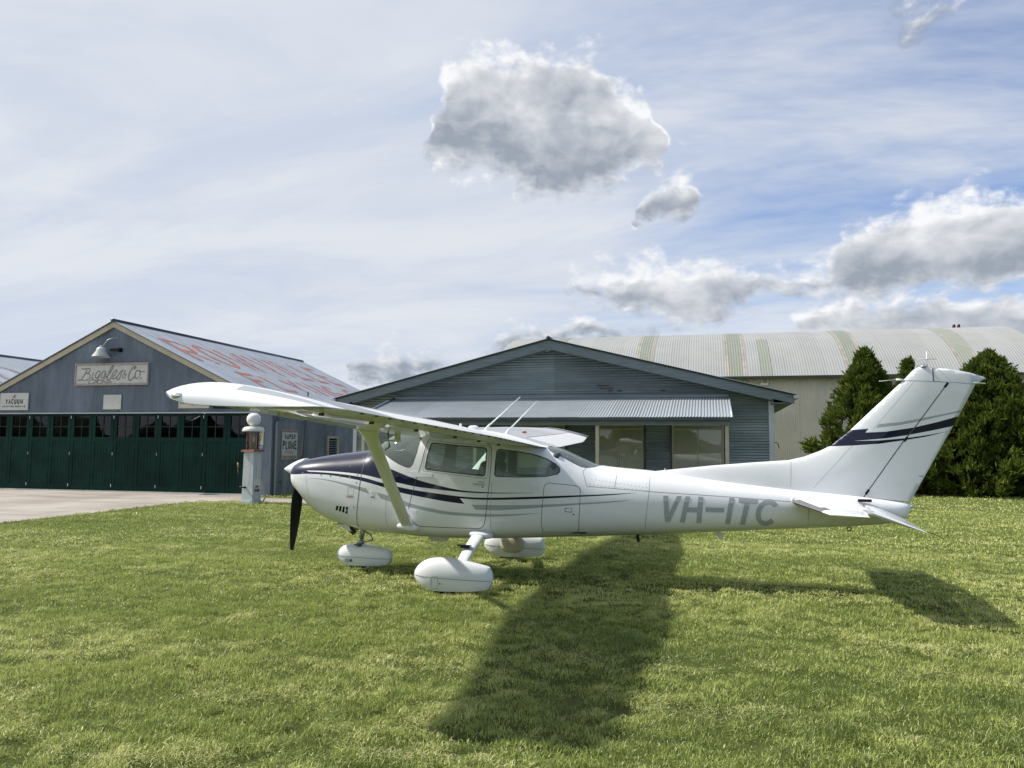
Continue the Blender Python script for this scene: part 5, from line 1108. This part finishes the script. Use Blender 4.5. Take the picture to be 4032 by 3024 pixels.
# sign on the side wall faces +x
t = thing('fuel_sign', 'tall white poster sign reading SUPER PLUME ETHYL on the hangar side wall', 'sign', (XS, 13.93, 1.17))
part(MB().box(XS, XS + .03, 13.44, 14.42, 1.17, 2.15), 'board', 'signw', t); xb = XS + .03
part(MB().box(xb, xb + .002, 13.45, 14.41, 2.06, 2.14), 'top_band', 'signtan', t); part(MB().box(xb, xb + .002, 13.47, 14.39, 1.19, 1.29), 'bottom_band', 'fadeink', t)
for txt, y0, z0, w, h, st, m_, se in (('SUPER', 13.58, 1.84, .70, .16, .034, 'ink', 0.), ('PLUME', 13.47, 1.50, .90, .29, .052, 'ink', .7), ('ETHYL', 13.65, 1.35, .54, .11, .032, 'fadeink', 1.)):
    part(lay(lettering(txt, w, h, st, .26, se), (xb, y0, z0), (0, 1, 0), (0, 0, 1), (1, 0, 0)), 'lettering', m_, t)
# gable lamp
t = thing('gable_lamp', 'white enamel shade lamp on a dark bracket above the framed sign', 'lamp', (-16.95, HY, 4.85))
part(MB().box(-17.0, -16.62, HY - .16, HY - .08, 4.80, 4.89).box(-16.72, -16.62, HY - .08, HY, 4.78, 4.91), 'bracket', 'black', t)
part(MB().lathe([(.29, -.245), (.285, -.23), (.155, -.03), (.15, .03), (.11, .075), (.06, .09), (.05, .14), (.01, .15)], (-17.22, HY - .30, 4.83), 'z', 28, cap=False), 'lamp_shade', 'lampw', t, smooth=40)
part(MB().lathe([(.28, -.22), (.14, -.03), (.001, -.02)], (-17.22, HY - .30, 4.83), 'z', 24, cap=False), 'reflector', 'timber', t, smooth=True)
part(MB().tube(spline([(-17.15, HY - .28, 4.97), (-17.13, HY - .25, 5.05), (-17.05, HY - .18, 5.20), (-16.92, HY - .08, 5.26), (-16.78, HY - .01, 5.26)], 4), .012, 6), 'conduit', 'newz', t, smooth=True)

# ------------------------------------------------------------------ fuel pump
PX, PY = -9.50, 9.78
pump = thing('fuel_pump', 'antique pale grey and red fuel pump with a white globe standing at the lawn edge', 'fuel pump', (PX, PY, 0))
pr = R(-6)
def prot(x, y): return (PX + x * math.cos(pr) - y * math.sin(pr), PY + x * math.sin(pr) + y * math.cos(pr))
def pbox(hx0, hx1, z0, z1, b=None, mi=0):
    b = b or MB(); v = [(*prot(s1 * h, s2 * h), z) for h, z in ((hx0, z0), (hx1, z1)) for s1, s2 in ((-1, -1), (1, -1), (1, 1), (-1, 1))]
    return b.add(v, [(3, 2, 1, 0), (4, 5, 6, 7), (0, 1, 5, 4), (1, 2, 6, 5), (2, 3, 7, 6), (3, 0, 4, 7)], mi)
b = pbox(.20, .20, .014, .09); pbox(.182, .165, .09, 1.44, b); body = part(b, 'pump_body', 'pumpg', pump)
part(pbox(.225, .22, 1.441, 1.47, pbox(.205, .205, 1.471, 1.50)), 'shelf', 'pumpr', pump)
part(MB().lathe([(.165, 0), (.165, .50)], (PX, PY, 1.505), 'z', 18, cap=False), 'glass_cylinder', 'pane', pump, smooth=True)
part(MB().lathe([(.105, 0), (.105, .50)], (PX, PY, 1.506), 'z', 14), 'fuel_tank', 'signframe', pump, smooth=True)
for k in range(8): a = 2 * math.pi * k / 8 + .2; part(MB().tube([(PX + .185 * math.cos(a), PY + .185 * math.sin(a), 1.50), (PX + .185 * math.cos(a), PY + .185 * math.sin(a), 2.01)], .013, 6), 'cage_bar', 'pumpr', pump)
part(MB().lathe([(.30, 0), (.305, .02), (.285, .07), (.25, .115), (.18, .13), (.08, .14)], (PX, PY, 2.005), 'z', 28), 'dome', 'pumpw', pump, smooth=40)
gl = part(MB().lathe([(.07, 0), (.085, .035), (.15, .07), (.19, .14), (.195, .20), (.18, .28), (.13, .345), (.06, .37), (.004, .372)], (PX, PY, 2.142), 'z', 28), 'globe', 'globe', pump, smooth=True)
nrm_l = Vector((math.cos(pr) * -1, math.sin(pr) * -1, 0)); nrm_r = Vector((math.sin(pr), -math.cos(pr), 0))
def pface(dx, nface, ux): o = Vector((PX, PY, 0)) + Vector(nface) * dx; return o
fr_n = Vector((math.sin(pr), -math.cos(pr), 0)); fr_u = Vector((math.cos(pr), math.sin(pr), 0)); lf_n = -fr_u; lf_u = fr_n * -1
# left face (dark lettering panel faces the camera's left), right face faces the camera
part(lay(lettering('SUPER PLUME', .06, .82, .015, vertical=True), Vector((PX, PY, .60)) + fr_n * .180 + fr_u * -.05, fr_u, (0, 0, 1), fr_n, .006), 'lettering', 'pumpw', body)
q = Vector((PX, PY, .30)) + fr_u * .181; ru = -fr_n
pl = part(MB().obox(q + Vector((0, 0, .20)), ru, fr_u, ZU, .13, .004, .20), 'label_plate', 'pumpw', body)
part(lay(lettering('SUPER', .15, .06, .015, .25, .8), q + fr_u * .004 + ru * -.075 + Vector((0, 0, .15)), ru, (0, 0, 1), fr_u), 'lettering', 'ink', pl); part(lay(lettering('PLUME', .21, .10, .022, .25, .8), q + fr_u * .004 + ru * -.105 + Vector((0, 0, .03)), ru, (0, 0, 1), fr_u), 'lettering', 'ink', pl)
part(MB().obox(Vector((PX, PY, .19)) + fr_u * .184, ru, fr_u, ZU, .05, .003, .035), 'small_plate', 'signw', body)
part(MB().obox(Vector((PX, PY, .95)) + fr_u * .174, ru, fr_u, ZU, .02, .006, .24), 'gauge_strip', 'pumpw', body)
h0 = Vector((PX, PY, .46)) + fr_n * .178 + fr_u * -.06
part(MB().tube([h0, h0 + fr_n * .08], .025, 8).tube([h0 + fr_n * .07, h0 + fr_n * .08 + fr_u * -.16 + Vector((0, 0, .02))], .018, 8).tube([h0 + fr_n * .08 + fr_u * -.16, h0 + fr_n * .10 + fr_u * -.19 + Vector((0, 0, .50))], .014, 8), 'crank', 'black', body, smooth=True)
part(MB().tube([h0 + fr_n * .10 + fr_u * -.19 + Vector((0, 0, .50)), h0 + fr_n * .10 + fr_u * -.20 + Vector((0, 0, .68))], .022, 8), 'crank_grip', 'brass', body, smooth=True)
hs = Vector((PX, PY, 1.20)) + ru * .155 + fr_u * .10
part(MB().tube([hs - ru * .02, hs + ru * .05, hs + ru * .06 + Vector((0, 0, -.12))], .025, 8), 'hose_elbow', 'black', body, smooth=True)
part(MB().tube(spline([hs + ru * .06 + Vector((0, 0, -.10)), hs + ru * .08 + Vector((0, 0, -.45)), hs + ru * .12 + fr_u * .10 + Vector((0, 0, -.80)), hs + ru * .14 + fr_u * .13 + Vector((0, 0, -1.02)), hs + ru * .10 + fr_u * .06 + Vector((0, 0, -1.18))], 5), .026, 10), 'hose', 'hose', body, smooth=True)

# ------------------------------------------------------------------ small fittings on the other buildings
t = thing('security_light', 'small white security light under the peak of the shed gable', 'light', (SX - .03, SY - .05, 4.50)); part(MB().box(SX - .06, SX + .03, SY - .14, SY - .02, 4.52, 4.56).obox((SX - .05, SY - .2, 4.50), Vector((.9, 0, .3)).normalized(), (0, 1, 0), ZU, .06, .09, .035), 'housing', 'signw', t)
t = thing('wall_floodlight', 'beige floodlight fixed high on the beige hangar wall', 'light', (5.58, AY + .2, 4.9)); part(MB().box(5.42, 5.46, AY + .1, AY + .33, 4.82, 5.1).box(5.70, 5.74, AY + .1, AY + .33, 4.82, 5.1).box(5.36, 5.72, AY - .05, AY + .09, 4.74, 4.84), 'housing', 'beige', t)
for k, (x, lab) in enumerate(((16.38, 'left dark red warning lamp on the ridge of the arched roof'), (16.62, 'right dark red warning lamp on the ridge of the arched roof'))):
    t = thing('warning_lamp', lab, 'lamp', (x, yc_, AZ + ARISE), 'warning lamps on the arched roof'); part(MB().lathe([(.06, 0), (.06, .12), (.085, .12), (.085, .27), (.05, .33), (.005, .34)], (x, yc_, AZ + ARISE - .01), 'z', 12), 'lens', 'maroon', t, smooth=40)
t = thing('cable_tail', 'short black loose cable end hanging off the shed corner', 'cable', (4.6, SY, 1.6)); part(MB().tube(spline([(4.60, SY - .04, 1.80), (4.66, SY - .06, 1.795), (4.70, SY - .06, 1.72), (4.71, SY - .06, 1.64)], 4), [.012] * 13, 6), 'strand', 'black', t, smooth=True)
for (x0, x1, z) in ((-.30, .05, 3.42), (-.22, .18, 3.345), (.02, .16, 3.27), (.28, .42, 3.265), (1.50, 1.66, 3.265)): part(MB().box(x0, x1, SY - .016, SY - .0125, z, z + .028), 'paint_smear', 'smear', shed)

# ------------------------------------------------------------------ conifers
def leaf_mat():
    m = bpy.data.materials.new('conifer_leaf'); m.use_nodes = True; nt = m.node_tree; nt.nodes.clear(); o = N(nt, 'ShaderNodeOutputMaterial')
    at = N(nt, 'ShaderNodeAttribute', attribute_name='tint'); n = noise(nt, N(nt, 'ShaderNodeNewGeometry').outputs['Position'], 1.6, 3, .6)
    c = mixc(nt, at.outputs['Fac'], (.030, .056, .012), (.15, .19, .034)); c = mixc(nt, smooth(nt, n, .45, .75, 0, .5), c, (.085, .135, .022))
    d = N(nt, 'ShaderNodeBsdfDiffuse'); tr = N(nt, 'ShaderNodeBsdfTranslucent'); mx = N(nt, 'ShaderNodeMixShader', _Fac=.28)
    nt.links.new(c, d.inputs[0]); nt.links.new(c, tr.inputs[0]); nt.links.new(d.outputs[0], mx.inputs[1]); nt.links.new(tr.outputs[0], mx.inputs[2]); nt.links.new(mx.outputs[0], o.inputs[0]); return m
M['leaf'] = leaf_mat()
def conifer(x, y, h, r, label, seed, lean=0., peak=1.25, nb=520):
    g_ = np.random.default_rng(seed); t = thing('conifer_tree', label, 'tree', (x, y, 0), 'conifers beside the beige hangar wall')
    part(MB().tube([(x, y, -.1), (x + lean * .3, y, h * .4), (x + lean, y, h * .9)], [.16, .11, .03], 8), 'trunk', 'bark', t, smooth=True)
    V = []; F = []; tint = []
    for k in range(nb):
        u = g_.random() ** .85; z = .05 + u * (h - .05)
        prof = (1 - u ** peak) ** .75 if u > .2 else .80 + .2 * (u / .2)
        a = g_.random() * 2 * math.pi; lump = 1 + .22 * math.sin(3 * a + seed + u * 5) + .16 * math.sin(7 * a - u * 13 + seed)
        rad = r * prof * lump * (.58 + .50 * g_.random() ** .55)
        c = np.array([x + lean * u + rad * math.cos(a), y + rad * math.sin(a), z])
        out = np.array([math.cos(a) * .75, math.sin(a) * .75, .85 + .5 * u]); out /= np.linalg.norm(out)
        tb = g_.random(); size = .235 * (.6 + .7 * g_.random()) * (1.0 - .40 * u)
        nf = 36
        d = out + g_.normal(0, .42, (nf, 3)); d /= np.linalg.norm(d, axis=1)[:, None]
        L = size * (.5 + .9 * g_.random(nf)); base = c + g_.normal(0, size * .34, (nf, 3))
        sdv = np.cross(d, g_.normal(0, 1, (nf, 3))); sdv /= np.linalg.norm(sdv, axis=1)[:, None]
        for j in range(nf):
            o_ = len(V); w = L[j] * .13; m_ = base[j] + d[j] * L[j] * .55
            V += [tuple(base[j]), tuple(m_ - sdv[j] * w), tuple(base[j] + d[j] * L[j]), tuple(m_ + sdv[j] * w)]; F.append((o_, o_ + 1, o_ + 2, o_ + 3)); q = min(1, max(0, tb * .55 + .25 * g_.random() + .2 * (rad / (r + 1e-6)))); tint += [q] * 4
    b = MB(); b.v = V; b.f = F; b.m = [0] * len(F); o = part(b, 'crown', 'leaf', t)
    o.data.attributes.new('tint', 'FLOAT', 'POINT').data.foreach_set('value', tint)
    # solid core fills the hollow middle, crown shade put into its dark colour
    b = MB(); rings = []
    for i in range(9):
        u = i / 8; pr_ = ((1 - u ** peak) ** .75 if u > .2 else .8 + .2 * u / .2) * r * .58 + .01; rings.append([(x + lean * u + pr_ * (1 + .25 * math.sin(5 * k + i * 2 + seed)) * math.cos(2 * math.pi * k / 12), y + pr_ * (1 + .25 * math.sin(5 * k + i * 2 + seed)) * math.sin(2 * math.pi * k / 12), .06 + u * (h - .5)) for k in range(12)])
    part(b.rings(rings), 'dark_core', material('core_shade', (.018, .026, .009), .95, vscale=9, var=.4, spec=0.), t)
    return t
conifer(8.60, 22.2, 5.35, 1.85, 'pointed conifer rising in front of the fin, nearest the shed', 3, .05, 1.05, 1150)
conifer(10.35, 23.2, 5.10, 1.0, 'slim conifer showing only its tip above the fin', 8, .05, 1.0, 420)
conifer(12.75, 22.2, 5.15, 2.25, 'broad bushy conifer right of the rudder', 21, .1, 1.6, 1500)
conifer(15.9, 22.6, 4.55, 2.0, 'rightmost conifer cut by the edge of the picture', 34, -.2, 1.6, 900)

# ------------------------------------------------------------------ grass blades, loose clippings
def grass_mat():
    m = bpy.data.materials.new('grass_blade'); m.use_nodes = True; nt = m.node_tree; nt.nodes.clear(); o = N(nt, 'ShaderNodeOutputMaterial')
    pos = N(nt, 'ShaderNodeNewGeometry').outputs['Position']; at = N(nt, 'ShaderNodeAttribute', attribute_name='tint'); dr = N(nt, 'ShaderNodeAttribute', attribute_name='dry')
    mp = N(nt, 'ShaderNodeMapping'); mp.inputs['Scale'].default_value = (.5, 1.1, 1); nt.links.new(pos, mp.inputs[0])
    a = noise(nt, mp.outputs[0], 1.1, 5, .6); f = noise(nt, pos, 5., 4, .6)
    lo = mixc(nt, smooth(nt, at.outputs['Fac'], .0, .5), (.11, .17, .034), (.36, .425, .10)); c = mixc(nt, smooth(nt, at.outputs['Fac'], .45, 1.), lo, (.72, .74, .27))
    c = mixc(nt, smooth(nt, a, .4, .7, 0, .35), c, (.46, .50, .13)); c = mixc(nt, smooth(nt, f, .5, .8, 0, .35), c, (.13, .215, .045))
    c = mixc(nt, dr.outputs['Fac'], c, (.56, .515, .27))
    d = N(nt, 'ShaderNodeBsdfDiffuse'); tr = N(nt, 'ShaderNodeBsdfTranslucent'); mx = N(nt, 'ShaderNodeMixShader', _Fac=.3); gl_ = N(nt, 'ShaderNodeBsdfGlossy', _Roughness=.45); gl_.inputs[0].default_value = (.9, .95, .8, 1); m2 = N(nt, 'ShaderNodeMixShader', _Fac=.045)
    nt.links.new(c, d.inputs[0]); nt.links.new(c, tr.inputs[0]); nt.links.new(d.outputs[0], mx.inputs[1]); nt.links.new(tr.outputs[0], mx.inputs[2]); nt.links.new(mx.outputs[0], m2.inputs[1]); nt.links.new(gl_.outputs[0], m2.inputs[2]); nt.links.new(m2.outputs[0], o.inputs[0]); return m
def vnoise(x, y, seed):
    r_ = np.random.default_rng(seed).random((64, 64)); xi = np.floor(x).astype(int); yi = np.floor(y).astype(int); fx = x - xi; fy = y - yi; fx = fx * fx * (3 - 2 * fx); fy = fy * fy * (3 - 2 * fy)
    g_ = lambda i, j: r_[i % 64, j % 64]
    return (g_(xi, yi) * (1 - fx) + g_(xi + 1, yi) * fx) * (1 - fy) + (g_(xi, yi + 1) * (1 - fx) + g_(xi + 1, yi + 1) * fx) * fy
def in_apron(x, y):
    c = np.zeros(len(x), bool); n = len(APRON); j = n - 1
    for i in range(n):
        xi, yi = APRON[i]; xj, yj = APRON[j]
        k = ((yi > y) != (yj > y)); k &= x < (xj - xi) * (y - yi) / (yj - yi + 1e-12) + xi; c ^= k; j = i
    return c
def grass():
    PV = []; PF = []; TI = []; DR = []; nvt = 0
    for (r0, r1, dens, wid, hgt, two) in ((1.6, 5.2, 11500, .0036, .034, True), (5.2, 8.5, 7000, .0055, .034, False), (8.5, 14., 3200, .0085, .034, False), (14., 24., 900, .016, .036, False), (24., 38., 190, .032, .04, False)):
        half = R(43); n = int(dens * half * (r1 * r1 - r0 * r0))
        rr = np.sqrt(rs.random(n) * (r1 * r1 - r0 * r0) + r0 * r0); th = (rs.random(n) * 2 - 1) * half - YAW
        x = CAM.x + rr * np.sin(th); y = CAM.y + rr * np.cos(th)
        keep = ~in_apron(x, y)
        keep &= ~((y > HY) & (x < HX + HW)) & ~((y > SY) & (x > -8) & (x < 4.6)) & (y < AY)
        x, y, rr = x[keep], y[keep], rr[keep]; n = len(x)
        wx = x + .12 * vnoise(x * 3, y * 3, 31); wy = y + .12 * vnoise(x * 3, y * 3, 32)
        patch = .6 * vnoise(wx * .8, wy * 2.0, 3) + .4 * vnoise(wx * 3.1, wy * 4.6, 5); clump = .6 * vnoise(wx * 5.5, wy * 6.5, 9) + .4 * vnoise(wx * 13, wy * 15, 19); big = .65 * vnoise(wx * .45, wy * .9, 12) + .35 * vnoise(wx * 1.7, wy * 2.6, 14)
        thin = rs.random(n) < np.clip(2.6 * (clump - .13), .12, 1.); x, y, rr, patch, clump, big = (q[thin] for q in (x, y, rr, patch, clump, big)); n = len(x)
        dead = rs.random(n) < np.clip((patch - .47) * 1.5 + (big - .5) * .4, .02, .5)
        h = hgt * (.5 + .7 * rs.random(n)) * (.45 + 1.1 * clump); tall = rs.random(n) < .012; h = np.where(tall, h * 1.9, h); w = wid * (.7 + .6 * rs.random(n))
        az = rs.random(n) * 2 * np.pi; lean = np.where(dead, 1.0 + .5 * rs.random(n), np.abs(rs.normal(0, .6, n)) + .1); lean = np.clip(lean, 0, 1.5)
        dx, dy, dz = np.sin(lean) * np.cos(az), np.sin(lean) * np.sin(az), np.cos(lean)
        fa = rs.random(n) * 2 * np.pi; sx, sy = np.cos(fa) * w / 2, np.sin(fa) * w / 2
        lump = .045 * clump
        z0 = np.where(dead, .010 + .018 * rs.random(n), 0.) + lump
        base = np.stack([x, y, z0], 1); S = np.stack([sx, sy, np.zeros(n)], 1); D = np.stack([dx, dy, np.maximum(dz, .12)], 1) * h[:, None]
        tint = np.clip(.42 * rs.random(n) + .80 * (big - .12) + .75 * (clump - .5) * np.where(patch > .5, 1, -1) + .02, 0, 1); dry = np.where(dead, .35 + .5 * rs.random(n), .10 * rs.random(n) + .3 * (rs.random(n) < .03))
        if two:
            mid = base + D * .55 + np.stack([np.zeros(n), np.zeros(n), h * .06], 1); tipp = base + D + np.stack([dx * h * .25, dy * h * .25, -h * .10], 1)
            v = np.stack([base - S, base + S, mid + S * .8, mid - S * .8, tipp], 1).reshape(-1, 3); k = np.arange(n)[:, None] * 5 + nvt
            f = np.concatenate([k + [0, 1, 2], k + [0, 2, 3], k + [3, 2, 4]], 1).reshape(-1, 3); m_ = 5
        else:
            v = np.stack([base - S, base + S, base + D], 1).reshape(-1, 3); f = np.arange(n)[:, None] * 3 + nvt + [0, 1, 2]; m_ = 3
        PV.append(v); PF.append(f); TI.append(np.repeat(tint, m_)); DR.append(np.repeat(dry, m_)); nvt += len(v)
    V = np.concatenate(PV).astype(np.float32); F = np.concatenate(PF).astype(np.int32)
    me = bpy.data.meshes.new('grass_blades'); me.vertices.add(len(V)); me.vertices.foreach_set('co', V.ravel()); me.loops.add(len(F) * 3); me.loops.foreach_set('vertex_index', F.ravel())
    me.polygons.add(len(F)); me.polygons.foreach_set('loop_start', np.arange(0, len(F) * 3, 3, dtype=np.int32))
    for nm, a in (('tint', TI), ('dry', DR)): me.attributes.new(nm, 'FLOAT', 'POINT').data.foreach_set('value', np.concatenate(a).astype(np.float32))
    me.update(calc_edges=True); me.materials.append(grass_mat()); o = bpy.data.objects.new('grass_blades', me); C.objects.link(o)
    tag(o, 'short mown grass with pale dry clippings covering the lawn', 'grass', kind='stuff'); print('grass tris', len(F))
grass()
